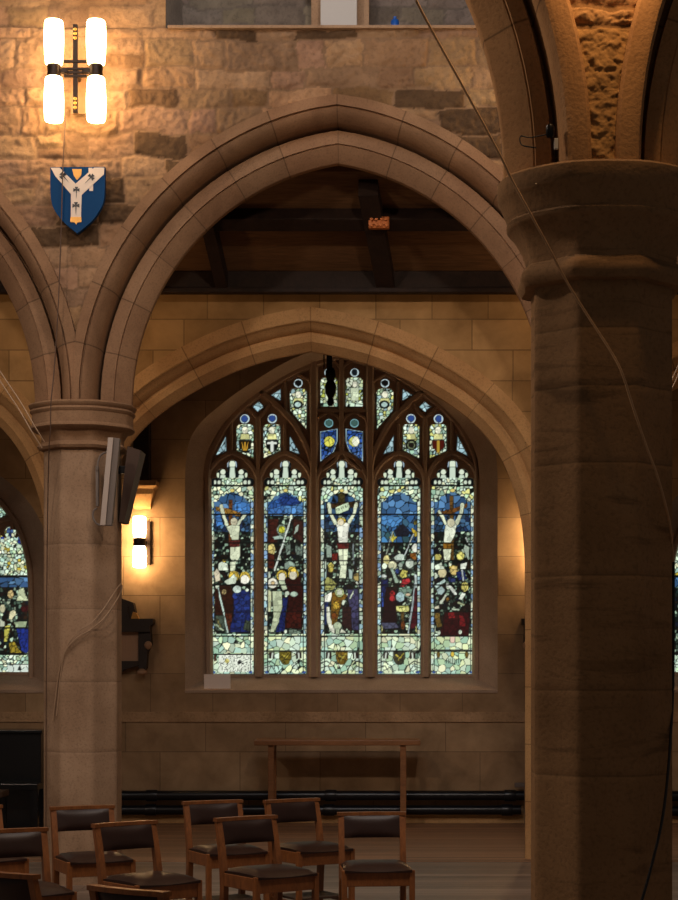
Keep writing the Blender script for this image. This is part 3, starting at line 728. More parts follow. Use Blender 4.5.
    W.ell(*B((228, 222))[0], 2, 2.2, WHITE); W.ell(*B((282, 228))[0], 3.8, 2.6, (160, 180, 160)); W.poly(B((60, 60), (95, 50), (100, 100), (70, 110)), (180, 190, 170))
    W.poly(B((240, 505), (280, 500), (340, 530), (240, 540)), (110, 128, 110)); W.ell(*B((215, 520))[0], 1.6, 2, WHITE)
    # centre light: crucified figure with a scroll above the head
    T, B, m, a, b = scene(2, 315)
    W.poly(T((180, 300), (235, 300), (232, 400), (185, 400)), (58, 52, 26)); W.poly(T((85, 385), (345, 365), (345, 405), (85, 420)), (62, 44, 24))
    W.poly(T((158, 410), (260, 370), (272, 405), (262, 430), (165, 465)), (196, 216, 178))
    for k in range(5): W.lead([(333.5 + 3 + k * 2.2, 509.2 - k * .9), (334.2 + 3 + k * 2.2, 511 - k * .9)], .6)
    W.line(T((108, 385), (118, 450), (160, 535)), 3.2, FLESH); W.line(T((322, 385), (305, 460), (265, 530)), 3.2, FLESH)
    W.poly(T((162, 540), (215, 520), (272, 538), (262, 600), (252, 680), (188, 680), (180, 600)), (214, 216, 200)); W.ell(*T((205, 515))[0], 4.4, 3.2, GOLD); W.ell(*T((202, 528))[0], 3.2, 3.2, (218, 208, 176))
    W.poly(T((175, 690), (268, 688), (262, 738), (180, 738)), (84, 22, 20))
    W.poly(T((184, 738), (218, 738), (222, 905), (205, 905), (190, 830)), FLESH); W.poly(T((222, 738), (258, 736), (250, 830), (236, 905), (222, 905)), FLESH)
    W.poly(T((88, 700), (125, 715), (128, 800), (95, 800)), (138, 156, 140)); W.poly(T((135, 770), (180, 765), (175, 830), (135, 830)), (110, 28, 22)); W.line(T((298, 700), (302, 850)), 1.3, (160, 176, 180))
    W.poly(T((70, 815), (90, 815), (90, 890), (72, 890)), (176, 190, 170)); W.ell(*T((125, 872))[0], 3, 4, (190, 180, 90)); W.poly(T((350, 845), (372, 850), (360, 890), (330, 890)), (190, 196, 190))
    W.poly(B((200, 0), (245, 0), (240, 105), (190, 105)), FLESH)
    W.poly(B((95, 95), (130, 110), (170, 150), (140, 195), (80, 200), (60, 150)), (150, 150, 84)); W.poly(B((60, 250), (135, 205), (118, 290), (55, 290)), (226, 226, 210))
    W.poly(B((58, 292), (105, 292), (90, 470), (58, 470)), (30, 48, 100)); W.poly(B((92, 330), (112, 330), (120, 420), (155, 505), (150, 535), (118, 515), (95, 440)), (220, 222, 200))
    W.poly(B((130, 220), (200, 200), (250, 240), (200, 320), (170, 460), (135, 470), (122, 380)), (120, 86, 24)); W.ell(*B((165, 318))[0], 3.2, 3.8, (196, 160, 56)); W.ell(*B((150, 400))[0], 2.6, 3, (130, 70, 24))
    W.ell(*B((192, 215))[0], 4.4, 4.6, (176, 190, 130)); W.ell(*B((192, 215))[0], 3, 3, (200, 206, 180)); W.poly(B((205, 300), (225, 270), (240, 280), (225, 315)), WHITE)
    W.poly(B((250, 190), (330, 190), (352, 280), (350, 520), (290, 500), (275, 350)), PURP); W.poly(B((215, 330), (280, 330), (285, 520), (215, 470)), (44, 24, 22))
    W.ell(*B((330, 95))[0], 3.6, 4, (196, 172, 100)); W.line(B((300, 205), (275, 260)), 1.4, (170, 180, 160)); W.line(B((325, 135), (348, 185)), 1.6, (190, 196, 180))
    W.ell(*B((175, 475))[0], 3.8, 4, (176, 190, 156)); W.poly(B((158, 500), (192, 500), (190, 540), (162, 540)), (166, 182, 150)); W.poly(B((205, 495), (245, 530), (195, 530)), (200, 204, 180))
    W.poly(B((75, 60), (92, 30), (90, 100), (60, 120)), (150, 176, 170)); W.ell(*B((125, 30))[0], 2.6, 4, (186, 172, 80)); W.poly(B((265, 30), (292, 40), (290, 110), (268, 110)), (150, 170, 160))
    # fourth light: hills and sky over soldiers, one in a red cape
    T, B, m, a, b = scene(3, 371)
    W.mosaic((W.X > 377) & (W.X < 421) & (W.Y > 514) & (W.Y < 542), [(36, 66, 96), (48, 92, 140), (60, 110, 150), (40, 70, 76), (56, 96, 120)], 6, .6, 131, .25)
    W.poly(T((60, 470), (130, 475), (250, 480), (240, 520), (180, 570), (60, 530)), (70, 124, 176)); W.poly(T((180, 590), (250, 540), (310, 600), (290, 630), (200, 640)), (24, 28, 40))
    W.poly(T((140, 640), (165, 640), (175, 600), (185, 640), (205, 640), (185, 665), (165, 680)), (196, 184, 70)); W.line(T((170, 600), (120, 770)), 1.0, (150, 160, 140), line=.3)
    W.poly(T((320, 570), (350, 590), (368, 625), (345, 640), (318, 590)), (190, 164, 52)); W.line(T((330, 620), (262, 790)), 1.2, (170, 180, 176)); W.ell(*T((350, 530))[0], 2.4, 2.2, (110, 100, 40))
    W.ell(*T((345, 728))[0], 3.2, 4.4, (214, 216, 200)); W.poly(T((305, 770), (350, 760), (358, 830), (310, 800)), (128, 78, 28))
    W.poly(T((180, 800), (225, 765), (265, 790), (250, 830), (200, 835)), (190, 206, 190)); W.ell(*T((122, 820))[0], 3, 4.6, (204, 196, 130)); W.ell(*T((168, 862))[0], 4.2, 4, (210, 210, 170)); W.ell(*T((105, 868))[0], 2.6, 3, WHITE); W.ell(*T((302, 850))[0], 3.8, 4.6, (196, 208, 190)); W.ell(*T((230, 862))[0], 2.2, 2.6, (150, 166, 150))
    W.poly(B((70, 120), (130, 110), (140, 200), (120, 330), (70, 330)), (22, 32, 78)); W.poly(B((75, 215), (100, 215), (100, 320), (75, 330)), (44, 72, 150))
    W.poly(B((120, 170), (200, 170), (200, 500), (80, 470)), (32, 14, 16)); W.ell(*B((168, 225))[0], 2.6, 3, RED); W.ell(*B((168, 262))[0], 2.8, 3, (150, 40, 42))
    W.ell(*B((98, 88))[0], 3, 1.8, (206, 216, 206)); W.line(B((165, 35), (200, 130)), 3.0, (150, 172, 150)); W.ell(*B((205, 48))[0], 1.6, 2.4, (40, 62, 120))
    W.poly(B((225, 80), (245, 35), (285, 45), (280, 90), (245, 105)), (190, 184, 90)); W.poly(B((228, 165), (245, 115), (300, 105), (310, 130), (260, 170)), (176, 44, 50))
    W.poly(B((215, 180), (300, 165), (325, 200), (290, 260), (230, 220)), (120, 150, 130)); W.ell(*B((228, 250))[0], 4.2, 5, (150, 178, 178)); W.ell(*B((290, 232))[0], 2.6, 1.6, (190, 170, 140))
    W.poly(B((195, 320), (290, 315), (300, 368), (200, 360)), (196, 196, 120)); W.line(B((215, 330), (285, 325)), 1.2, (120, 130, 40), line=0); W.poly(B((235, 370), (262, 370), (262, 500), (235, 500)), (84, 66, 32)); W.ell(*B((250, 470))[0], 2, 4, (110, 60, 24))
    W.poly(B((330, 190), (375, 180), (372, 480), (310, 500), (320, 330)), (64, 16, 24)); W.line(B((342, 150), (322, 330), (292, 530)), 1.6, (150, 164, 164)); W.poly(B((340, 70), (366, 80), (368, 170), (348, 180)), (196, 212, 206))
    W.poly(B((75, 450), (190, 450), (215, 490), (75, 500)), (70, 72, 92)); W.ell(*B((70, 500))[0], 2.6, 4.4, (190, 190, 120)); W.ell(*B((368, 500))[0], 2.6, 4.4, (190, 190, 120)); W.poly(B((55, 50), (75, 30), (80, 50), (62, 85)), (180, 190, 170))
    # fifth light: crucified figure on a brown cross over struggling men and red robes
    T, B, m, a, b = scene(4, 425)
    W.poly(T((192, 320), (220, 320), (224, 820), (200, 820)), (92, 66, 28)); W.poly(T((90, 450), (200, 425), (330, 380), (330, 405), (205, 460), (95, 475)), (106, 66, 26))
    W.line(T((110, 440), (135, 480), (160, 535)), 2.8, FLESH); W.line(T((292, 390), (280, 460), (245, 540)), 3.6, FLESH)
    W.poly(T((165, 545), (205, 500), (250, 545), (225, 640), (200, 690), (145, 690), (150, 620)), (206, 212, 190)); W.ell(*T((202, 530))[0], 3.6, 4.4, (196, 192, 160))
    W.poly(T((140, 692), (210, 690), (205, 735), (145, 735)), (120, 82, 24)); W.poly(T((142, 740), (205, 738), (196, 830), (158, 838), (146, 800)), FLESH); W.poly(T((185, 840), (210, 850), (200, 880), (185, 870)), FLESH)
    W.ell(*T((102, 800))[0], 3.6, 3.2, (196, 186, 100)); W.ell(*T((278, 790))[0], 3.6, 4.6, (206, 200, 110)); W.poly(T((310, 700), (345, 720), (340, 820), (300, 740)), (170, 186, 166)); W.ell(*T((225, 885))[0], 4, 3, GOLD)
    W.poly(T((80, 860), (130, 840), (140, 890), (80, 890)), WHITE); W.poly(T((280, 850), (330, 840), (320, 890), (280, 890)), (206, 212, 196)); W.line(T((322, 650), (345, 700)), 1.2, (180, 190, 180))
    W.ell(*B((135, 60))[0], 4.4, 4.6, (206, 196, 150)); W.ell(*B((228, 45))[0], 3.8, 5, (204, 180, 110)); W.poly(B((75, 10), (140, 5), (150, 30), (85, 35)), WHITE); W.poly(B((245, 60), (300, 40), (330, 110), (260, 120)), (28, 42, 96)); W.line(B((290, 40), (300, 120)), 1.4, (180, 190, 190))
    W.poly(B((180, 90), (240, 110), (235, 135), (185, 130)), (40, 50, 92)); W.ell(*B((80, 85))[0], 2.4, 3, WHITE); W.poly(B((75, 160), (150, 110), (165, 125), (90, 180)), (176, 200, 190))
    W.poly(B((92, 190), (130, 165), (160, 200), (130, 230), (98, 225)), (140, 160, 156)); W.line(B((175, 158), (205, 180), (238, 225)), 3, (214, 220, 206)); W.poly(B((110, 300), (160, 225), (175, 235), (130, 305)), (206, 214, 190)); W.poly(B((262, 265), (290, 215), (320, 225), (290, 270)), (206, 214, 196))
    W.ell(*B((312, 170))[0], 3.4, 5, (190, 180, 96)); W.poly(B((75, 325), (105, 315), (110, 340), (75, 345)), (214, 210, 180)); W.line(B((260, 295), (300, 310)), 1.8, (160, 170, 130)); W.poly(B((165, 260), (180, 250), (190, 275), (170, 290)), (140, 100, 40)); W.line(B((215, 345), (262, 350)), 1.5, (170, 186, 160))
    W.poly(B((72, 380), (110, 375), (135, 480), (95, 490)), (104, 82, 34)); W.poly(B((150, 370), (350, 370), (340, 550), (110, 550), (140, 470)), (48, 10, 13)); W.poly(B((180, 375), (232, 370), (232, 415), (185, 420)), (118, 24, 28)); W.poly(B((265, 390), (300, 400), (320, 480), (270, 480)), (112, 22, 26))
    W.ell(*B((110, 530))[0], 1.5, 2, WHITE); W.ell(*B((275, 525))[0], 1.8, 2, WHITE); W.ell(*B((68, 505))[0], 2, 5, (190, 204, 176))
hand_figures()
for a, b in LIGHTS:     # side borders, saddle bars
    m = (a + b) / 2
    for x, s_ in ((a, 1), (b, -1)):
        bx = np.abs(W.X - (x + s_ * 1.9)) < 1.9
        W.mosaic(bx & (W.Y > 500) & (W.Y < 634), [(196, 212, 196), (150, 184, 190), (178, 198, 170), (120, 150, 180), (206, 210, 180)], 4.4, .5, 151, .2)
        W.lead([(x + s_ * 3.9, 500), (x + s_ * 3.9, 672)], .7)
        W.lead([(x, 457), (x, 676)], 1.2)
    for y, wd in ((485.8, 1.5), (514.5, 1.1), (543, 1.3), (561, 1.0), (585, 1.1), (612, 1.2), (636, 1.7), (651 if a > 220 else 654.5, 1.2), (674.5, 1.6)): W.lead([(a, y), (b, y)], wd)
TL = []       # tracery glass openings (outline in photo pixels)
def tracery_glass():
    def both(fn):
        fn(lambda p: p); fn(lambda p: [(683.2 - x, y) for x, y in p][::-1])
    def one(f):
        for k, p in enumerate([[(214.6, 456.5), (226.2, 434), (226.8, 451.5)], [(289.3, 434.5), (300.6, 454.5), (289.5, 452)], [(258.6, 400.8), (264.6, 407), (258, 412.2), (251.8, 406.5)], [(270.4, 395), (280.8, 388.3), (281.2, 401.2)]]):
            q = f(p); TL.append(q); W.mosaic(W.inside(q) | (W.dist(q) < 1), [(150, 182, 190), (170, 200, 204), (140, 172, 176)], 5, .5, 161 + k, .15); 
            W.lead(q + [q[0]], 1.0)
        for k, p in enumerate([[(236, 427), (238.5, 424), (242, 423.6), (247.5, 423.6), (251.5, 424), (254, 427), (253.6, 459), (236, 451)], [(262.9, 427), (265.4, 424), (269, 423.6), (275, 423.6), (278.5, 424), (281, 427), (281, 451), (263.3, 459)], [(289.4, 392), (292, 388.6), (295.5, 388), (301, 388), (304.8, 388.6), (307.4, 392), (307, 430.3), (289.8, 411)]]):
            q = f(p); TL.append(q); cx = (min(x for x, y in q) + max(x for x, y in q)) / 2; top = min(y for x, y in q)
            W.mosaic(W.inside(q) | (W.dist(q) < 1), PALE + [(190, 190, 110), (160, 190, 190)], 3.4, .55, 171 + k, .2)
            W.ell(cx, top + 6.5, 3, 3.4, (222, 222, 196), line=.6); W.poly([(cx - 4, top + 10), (cx + 4, top + 10), (cx + 5, top + 16), (cx - 5, top + 16)], (206, 206, 140))
            W.lead(q + [q[0]], 1.3)
            if k < 2:
                sh = [(cx - 6, top + 17), (cx + 6, top + 17), (cx + 5.6, top + 24), (cx, top + 29.5), (cx - 5.6, top + 24)]
                right = cx > 342
                if k == 0 and not right:
                    W.poly(sh, (30, 24, 14), tex=False)
                    for dx in (-3, 0, 3): W.line([(cx + dx, top + 19), (cx + dx * .4, top + 26.5)], 1.3, (186, 140, 44), tex=False, line=0)
                elif k == 1 and not right:
                    W.poly(sh, (12, 14, 14), tex=False); W.line([(cx - 4, top + 19.5), (cx + 4, top + 19.5)], 2.2, (210, 216, 204), tex=False, line=0); W.line([(cx, top + 19), (cx, top + 27)], 3, (210, 216, 204), tex=False, line=0)
                elif k == 1:
                    W.ell(cx, top + 21.5, 5.6, 5.2, (24, 24, 18), tex=False); W.ell(cx, top + 21.5, 4.2, 3.8, (120, 130, 96)); W.ell(cx, top + 21.5, 2.4, 2.2, (26, 22, 18), tex=False)
                else:
                    W.poly(sh, (70, 20, 14), tex=False); W.line([(cx, top + 18), (cx, top + 28)], 2.4, (170, 140, 50), tex=False, line=0)
            else:
                W.ell(cx - .5, top + 16.5, 4.8, 3.8, (14, 16, 14), tex=False); W.ell(cx - .5, top + 16.5, 3.2, 2.6, (170, 196, 188))
        for k, (x, y, r, c) in enumerate([(244.6, 418.7, 5, (44, 70, 130)), (272.2, 418.4, 5, (44, 70, 130)), (298.2, 383, 4.7, (14, 14, 14))]):
            q = f([(x + r * math.cos(t), y + r * math.sin(t)) for t in np.linspace(0, 2 * math.pi, 17)[:-1]]); TL.append(q)
            xx = sum(a for a, b in q) / 16
            W.ell(xx, y, r, r, (182, 202, 206), tex=False, line=0); W.ell(xx, y, r * .62, r * .66, c, tex=False, line=.5)
            W.lead([(xx - r * .7, y - 1), (xx - r * .6, y + 1)], .6); W.lead([(xx, y + r * .6), (xx, y + r)], .8)
        q = f([(320, 380), (322.5, 377.5), (326, 376.8), (331.5, 376.8), (335.5, 377.5), (338, 380), (338, 407), (320, 407)]); TL.append(q); cx = sum(x for x, y in q) / 8
        W.mosaic(W.inside(q) | (W.dist(q) < 1), [(190, 204, 160), (206, 216, 190), (170, 180, 80), (176, 196, 176)], 3.4, .5, 181, .2)
        W.ell(cx + .5, 384, 2.4, 3, (224, 224, 200)); W.poly([(cx - 4, 388), (cx + 5, 388), (cx + 4, 401), (cx - 3, 401)], (200, 212, 180)); W.mosaic(W.inside(q) & (W.Y > 402.5), PALE, 5, .6, 183, .08); W.lead([(cx - 9, 393), (cx + 9, 393)], .8); W.lead(q + [q[0]], 1.4)
        q = f([(319.8, 431), (338, 428), (337.8, 441.7), (333.6, 453), (320.2, 462.5)]); TL.append(q); cx = sum(x for x, y in q) / 5
        W.mosaic(W.inside(q) | (W.dist(q) < 1), [(36, 66, 130), (44, 80, 150), (54, 84, 140), (70, 100, 150)], 4, .6, 187, .3)
        W.line([p for p in (q[1:] if q[0][0] < 341 else q[:-1])], 1.6, (160, 196, 206), line=.4, tex=False) if False else None
        W.ell(cx - .8 if cx < 341 else cx + .8, 441.5, 5.2, 5.2, (204, 200, 84) if cx < 341 else (196, 200, 110))
        if cx > 341: W.ell(cx + 2.6, 441.5, 3.4, 5, (226, 228, 200), line=.3)
        W.line(q + [q[0]], 2.2, (164, 196, 206), line=.5, tex=False); W.lead(q + [q[0]], .9)
        x, y, r = 328.8, 423, 4.7
        q = f([(x + r * math.cos(t), y + r * math.sin(t)) for t in np.linspace(0, 2 * math.pi, 17)[:-1]]); TL.append(q); xx = sum(a for a, b in q) / 16
        W.ell(xx, y, r, r, (110, 156, 160), tex=False, line=0); W.ell(xx, y, r * .6, r * .66, (60, 90, 84), tex=False)
        x, y, r = 328.6, 372.3, 4.6
        q = f([(x + r * math.cos(t), y + r * math.sin(t)) for t in np.linspace(0, 2 * math.pi, 17)[:-1]]); TL.append(q); xx = sum(a for a, b in q) / 16
        W.ell(xx, y, r, r, (176, 196, 200), tex=False, line=0); W.ell(xx, y, r * .62, r * .7, (18, 24, 30), tex=False)
    both(one)
tracery_glass()

def light_outline(a, b, ybot, ysh=486, top=459.6):
    """cusped head: five lobes over straight jambs, bottom-left round to bottom-right"""
    m = (a + b) / 2; w = (b - a) / 2; k = w / 22.0
    cs = [(m, top + 6.2 * k, 6 * k), (m - 10.3 * k, top + 14.6 * k, 5.6 * k), (m + 10.3 * k, top + 14.6 * k, 5.6 * k), (m - 17.2 * k, top + 22.6 * k, 4.8 * k), (m + 17.2 * k, top + 22.6 * k, 4.8 * k), (m, top + 20 * k, 10 * k)]
    pts = []; oy = ysh
    for t in np.linspace(math.pi, 2 * math.pi, 61):
        dx, dy = math.cos(t), math.sin(t); best = 6 * k
        for cx, cy, r in cs:
            px, py = cx - m, cy - oy; bq = px * dx + py * dy; disc = bq * bq - (px * px + py * py - r * r)
            if disc > 0: best = max(best, bq + math.sqrt(disc))
        pts.append((min(max(m + dx * best, a), b), oy + dy * best))
    return [(a, ybot), (a, ysh + 3)] + pts + [(b, ysh + 3), (b, ybot)]

def pane(name, poly, canvas, D, parent, step=.7, shift=0.0, grow=1.2):
    xs = [p[0] for p in poly]; ys = [p[1] for p in poly]; x0, x1, y0, y1 = min(xs) - grow, max(xs) + grow, min(ys) - grow, max(ys) + grow
    nx, ny = max(3, int((x1 - x0) / step) + 1), max(3, int((y1 - y0) / step) + 1)
    gx, gy = np.meshgrid(np.linspace(x0, x1, nx), np.linspace(y0, y1, ny))
    ins = np.zeros(gx.shape, bool); d = np.full(gx.shape, 1e9); n = len(poly)
    for i in range(n):
        ax, ay = poly[i]; bx, by = poly[(i + 1) % n]; vx, vy = bx - ax, by - ay; L = vx * vx + vy * vy + 1e-9
        t = np.clip(((gx - ax) * vx + (gy - ay) * vy) / L, 0, 1); d = np.minimum(d, np.hypot(gx - ax - vx * t, gy - ay - vy * t))
        if ay != by: ins ^= ((ay > gy) != (by > gy)) & (gx < (bx - ax) * (gy - ay) / (by - ay) + ax)
    ok = ins | (d < grow)
    q = ok[:-1, :-1] & ok[1:, :-1] & ok[:-1, 1:] & ok[1:, 1:]
    use = np.zeros(gx.shape, bool)
    for a_, b_ in ((0, 0), (0, 1), (1, 0), (1, 1)): use[a_:ny - 1 + a_, b_:nx - 1 + b_] |= q
    idx = -np.ones(gx.shape, int); idx[use] = np.arange(use.sum())
    X = (gx[use] - VX) * D / F; Z = H + (HY - gy[use]) * D / F
    V = np.stack([X, np.full(X.shape, D), Z], 1)
    Q = np.stack([idx[1:, :-1][q], idx[1:, 1:][q], idx[:-1, 1:][q], idx[:-1, :-1][q]], 1)
    col = canvas.sample(gx[use] + shift, gy[use])
    return mk(name, V.tolist(), Q.tolist(), 'stained', parent, False, col)

def reveal(name, A, B, YA, YB, parent, mat='tracery'):
    n = len(A); v = [(*XZ(x, y, YA),) for x, y in A]; w = [(*XZ(x, y, YB),) for x, y in B]
    V = [(x, YA, z) for x, z in v] + [(x, YB, z) for x, z in w]
    f = [(i, (i + 1) % n, n + (i + 1) % n, n + i) for i in range(n)]
    return mk(name, V, f, mat, parent, False)
def bar(mb, pts, w, D, proud=.07, deep=.06):
    """moulded stone bar along a line: flat nose with hollow sides"""
    pts = [np.array(p, float) for p in pts]; n = len(pts); P_ = np.array(pts)
    g = np.gradient(P_, axis=0); g /= np.linalg.norm(g, axis=1)[:, None]
    prof = [(-w / 2, deep), (-w / 2, .012), (-w * .33, -proud * .35), (-w * .24, -proud * .65), (-w * .2, -proud * .7), (w * .2, -proud * .7), (w * .24, -proud * .65), (w * .33, -proud * .35), (w / 2, .012), (w / 2, deep)]
    v = []; m = len(prof)
    for p, q in zip(pts, g):
        nr = np.array([-q[1], q[0]])
        for t, y in prof:
            e = p + nr * t; v.append((*XZ(e[0], e[1], D),)); v[-1] = (v[-1][0], D + y, v[-1][1])
    f = [(i * m + j, i * m + j + 1, (i + 1) * m + j + 1, (i + 1) * m + j) for i in range(n - 1) for j in range(m - 1)]
    mb.add(v, f)
def arc2(cx, w, ys, ya, n=8):
    """pointed arch as pixel points: half width w, springing ys, apex ya"""
    h = ys - ya; R = (w * w + h * h) / (2 * w); a1 = math.acos(max(-1, min(1, (R - w) / R))) if R >= w else math.acos((R - w) / R)
    l = [(cx - w + R - R * math.cos(a1 * i / n), ys - R * math.sin(a1 * i / n)) for i in range(n + 1)]
    return l + [(2 * cx - x, y) for x, y in l[-2::-1]]

# ---- main window
win = empty('window_1', (0, 0, 0)); struct(win, 'large five-light pointed stained glass window with stone tracery', 'window')
reveal('splayed_reveal', oA, oB, WY, WG - .02, win)
sill = [(185, 690), (497.6, 690), (476, 677), (206, 677)]
GL = WG + .05
louts = [light_outline(a, b, 674.5) for a, b in LIGHTS]
D0 = WG
tr_hol = [[XZ(x, y, D0) for x, y in q] for q in louts + TL]
plate('tracery', [XZ(x, y, D0) for x, y in [(199, 684), (199, 455), (222, 414), (258, 378), (300, 352), (341, 345), (382, 352), (424, 378), (460, 414), (483, 455), (483, 684)]], tr_hol, WG, WG + .09, 'tracery', win)
mbm = MB()
for x in (258.9, 426): bar(mbm, [(x, 677), (x, 560), (x, 480)], 8.6, D0)
for x in (313.8, 370.2): bar(mbm, [(x, 677), (x, 540), (x, 430), (x, 362)], 10.5, D0, .10)
mbm.build('mullion', 'tracery', win, True)
tb = MB()
for (a, b) in LIGHTS: bar(tb, arc2((a + b) / 2, 27.3, 488, 452.5), 7, D0, .055)
bl = catmull([(313.5, 474), (309, 452), (299, 431), (284, 412), (266, 396), (256, 389)], 5)
bar(tb, bl, 8, D0, .08); bar(tb, mirror(bl, 341.7), 8, D0, .08)
br_ = catmull([(203.5, 480), (207, 455), (216, 434), (232, 412), (250, 394), (264, 383)], 5)
bar(tb, br_, 8, D0, .08); bar(tb, mirror(br_, 341.7), 8, D0, .08)
for s_ in (0, 1):
    fm = (lambda p: p) if s_ == 0 else (lambda p: mirror(p, 341.7))
    bar(tb, fm([(231.2, 455), (231.2, 440), (231.2, 420)]), 5, D0, .05); bar(tb, fm([(258.3, 484), (258.3, 450), (258.3, 417)]), 6.5, D0, .06)
    bar(tb, fm([(285.3, 455), (285.3, 440), (285.3, 424)]), 5, D0, .05); bar(tb, fm([(285.3, 412), (285.3, 395), (285.3, 382)]), 5, D0, .05)
    bar(tb, fm([(258.3, 418), (253, 414), (246, 406.5)]), 5, D0, .05); bar(tb, fm([(258.3, 418), (264, 413), (270.5, 404)]), 5, D0, .05)
    bar(tb, fm([(314, 388), (309, 380), (298, 374.5), (287, 381)]), 5, D0, .05)
    bar(tb, fm([(341.6, 372), (339, 366), (331, 360)]), 5, D0, .05)
    bar(tb, fm([(341.6, 424), (337, 416), (329, 413)]), 4.5, D0, .05); bar(tb, fm([(314, 428), (318, 418), (327, 413)]), 4.5, D0, .05)
    bar(tb, fm([(341.6, 440), (340.5, 452), (334, 462), (322, 470)]), 5, D0, .05)
bar(tb, [(341.6, 452), (341.6, 410), (341.6, 360)], 7, D0, .07); bar(tb, [(314, 411), (342, 411), (370, 411)], 6, D0, .05)
fr = [(x, y) for x, y in resample([(208, 680)] + si_l, 40)]
fr_all = fr + mirror(fr, 341.5)[1:]
bar(tb, [(x + 1, y) for x, y in fr_all], 8, D0, .08)
tb.build('tracery_bar', 'tracery', win, True)
bx = MB(); v = [(*XZ(199, 677.5, WG), 0)]
zb0, zb1 = P(0, 676.5, WG)[2], P(0, 690, WY)[2]
xs = [P(185, 0, WY)[0], P(497.6, 0, WY)[0]]; xi = [P(199, 0, WG)[0], P(484, 0, WG)[0]]
bx.add([(xs[0], WY - .012, zb1), (xs[1], WY - .012, zb1), (xi[1], WG + .02, zb0), (xi[0], WG + .02, zb0), (xs[0], WY - .012, zb1 - .03), (xs[1], WY - .012, zb1 - .03), (xi[1], WG + .02, zb1 - .03), (xi[0], WG + .02, zb1 - .03)], [(0, 1, 2, 3), (4, 5, 1, 0), (5, 6, 2, 1), (7, 4, 0, 3)])
bx.build('sill', 'tracery', win)
for i, q in enumerate(louts): pane('leaded_light', q, W, GL, win)
for q in TL: pane('tracery_light', q, W, GL, win)

# ---- side windows, three lights each
SW = Canvas(-156, 455, 40, 682)
sl = [(-12.5, 32.5), (-82.5, -37.5), (-152.5, -107.5)]
SMALL = [[(18.2, 522), (18.2, 500), (21, 496), (25, 497), (28, 508), (30.5, 521)], [(-11, 521), (-11, 478), (-2, 464), (7.5, 478), (7.5, 514), (-2, 520)], [(-34, 522), (-34, 478), (-25, 464), (-17, 478), (-17, 516), (-25, 520)], [(-76, 520), (-76, 478), (-67, 464), (-60, 476), (-60, 516)], [(-103, 520), (-103, 486), (-94, 478), (-86, 484), (-86, 514)], [(-150, 522), (-150, 512), (-140, 500), (-138, 522)]]
for k, (a, b) in enumerate(sl):
    m = (a + b) / 2; col = (SW.X > a - 1) & (SW.X < b + 1); T = lambda *p: [(m - 10.2 + x * .1278, 565 + y * .1278) for x, y in p]
    SW.mosaic(col, DARKS, 3.4, .6, 201 + k, .35)
    SW.mosaic(col & (SW.Y > 524) & (SW.Y < 545), PALE + [(36, 56, 140), (206, 190, 90), (30, 48, 120)], 3.4, .5, 205 + k, .18)
    SW.mosaic(col & (SW.Y > 545) & (SW.Y < 575), PALE + [(190, 170, 60), (204, 210, 170)], 3.4, .5, 207 + k, .2)
    SW.mosaic(col & (SW.Y > 577) & (SW.Y < 587), SKY, 7, .6, 209 + k, .2)
    SW.ell(m + 16, 537, 4, 5, (30, 50, 140)); SW.ell(m - 16, 537, 4, 5, (30, 50, 140)); SW.ell(m, 531, 3.4, 3, (70, 100, 150))
    SW.poly(T((130, 500), (230, 490), (240, 640), (210, 690), (170, 670)), (26, 44, 120)); SW.poly(T((150, 190), (190, 180), (200, 240), (230, 280), (130, 285), (140, 240)), (190, 200, 160)); SW.poly(T((75, 370), (110, 350), (130, 380), (90, 430), (70, 420)), (206, 200, 160)); SW.poly(T((110, 450), (210, 440), (200, 490), (130, 490)), (150, 166, 130))
    SW.poly(T((70, 610), (110, 600), (170, 690), (80, 690)), (150, 130, 40)); SW.poly(T((160, 330), (220, 310), (230, 360), (180, 370)), (60, 16, 18)); SW.poly(T((0, 420), (40, 450), (40, 480), (0, 480)), (200, 206, 180)); SW.ell(*T((85, 230))[0], 3, 4, (200, 176, 120)); SW.ell(*T((20, 340))[0], 3, 4, (190, 186, 150)); SW.poly(T((40, 480), (80, 470), (60, 600), (30, 600)), (186, 180, 80))
    SW.mosaic(col & (SW.Y > 655), PALE, 3.6, .5, 211 + k, .18); SW.mosaic(col & (SW.Y > 664) & (SW.X > m - 2), [(206, 218, 206), (214, 222, 208)], 8, .4, 215, .05)
    for x in (a, b): SW.lead([(x, 525), (x, 675)], 1.2)
    for y, wd in ((554, 1.0), (577, 1.3), (601, 1), (628, 1.1), (654, 1.3), (664.5, 1), (674, 1.5)): SW.lead([(a, y), (b, y)], wd)
for k, q in enumerate(SMALL):
    SW.mosaic(SW.inside(q) | (SW.dist(q) < 1.5), PALE + [(196, 190, 100), (190, 200, 150)], 4, .55, 221 + k, .18)
    if k in (1, 2): SW.ell(q[2][0], 474, 5, 5, (34, 60, 136)); SW.ell(q[2][0], 503, 4, 4.5, (150, 24, 28))
    SW.lead(q + [q[0]], 1.3)
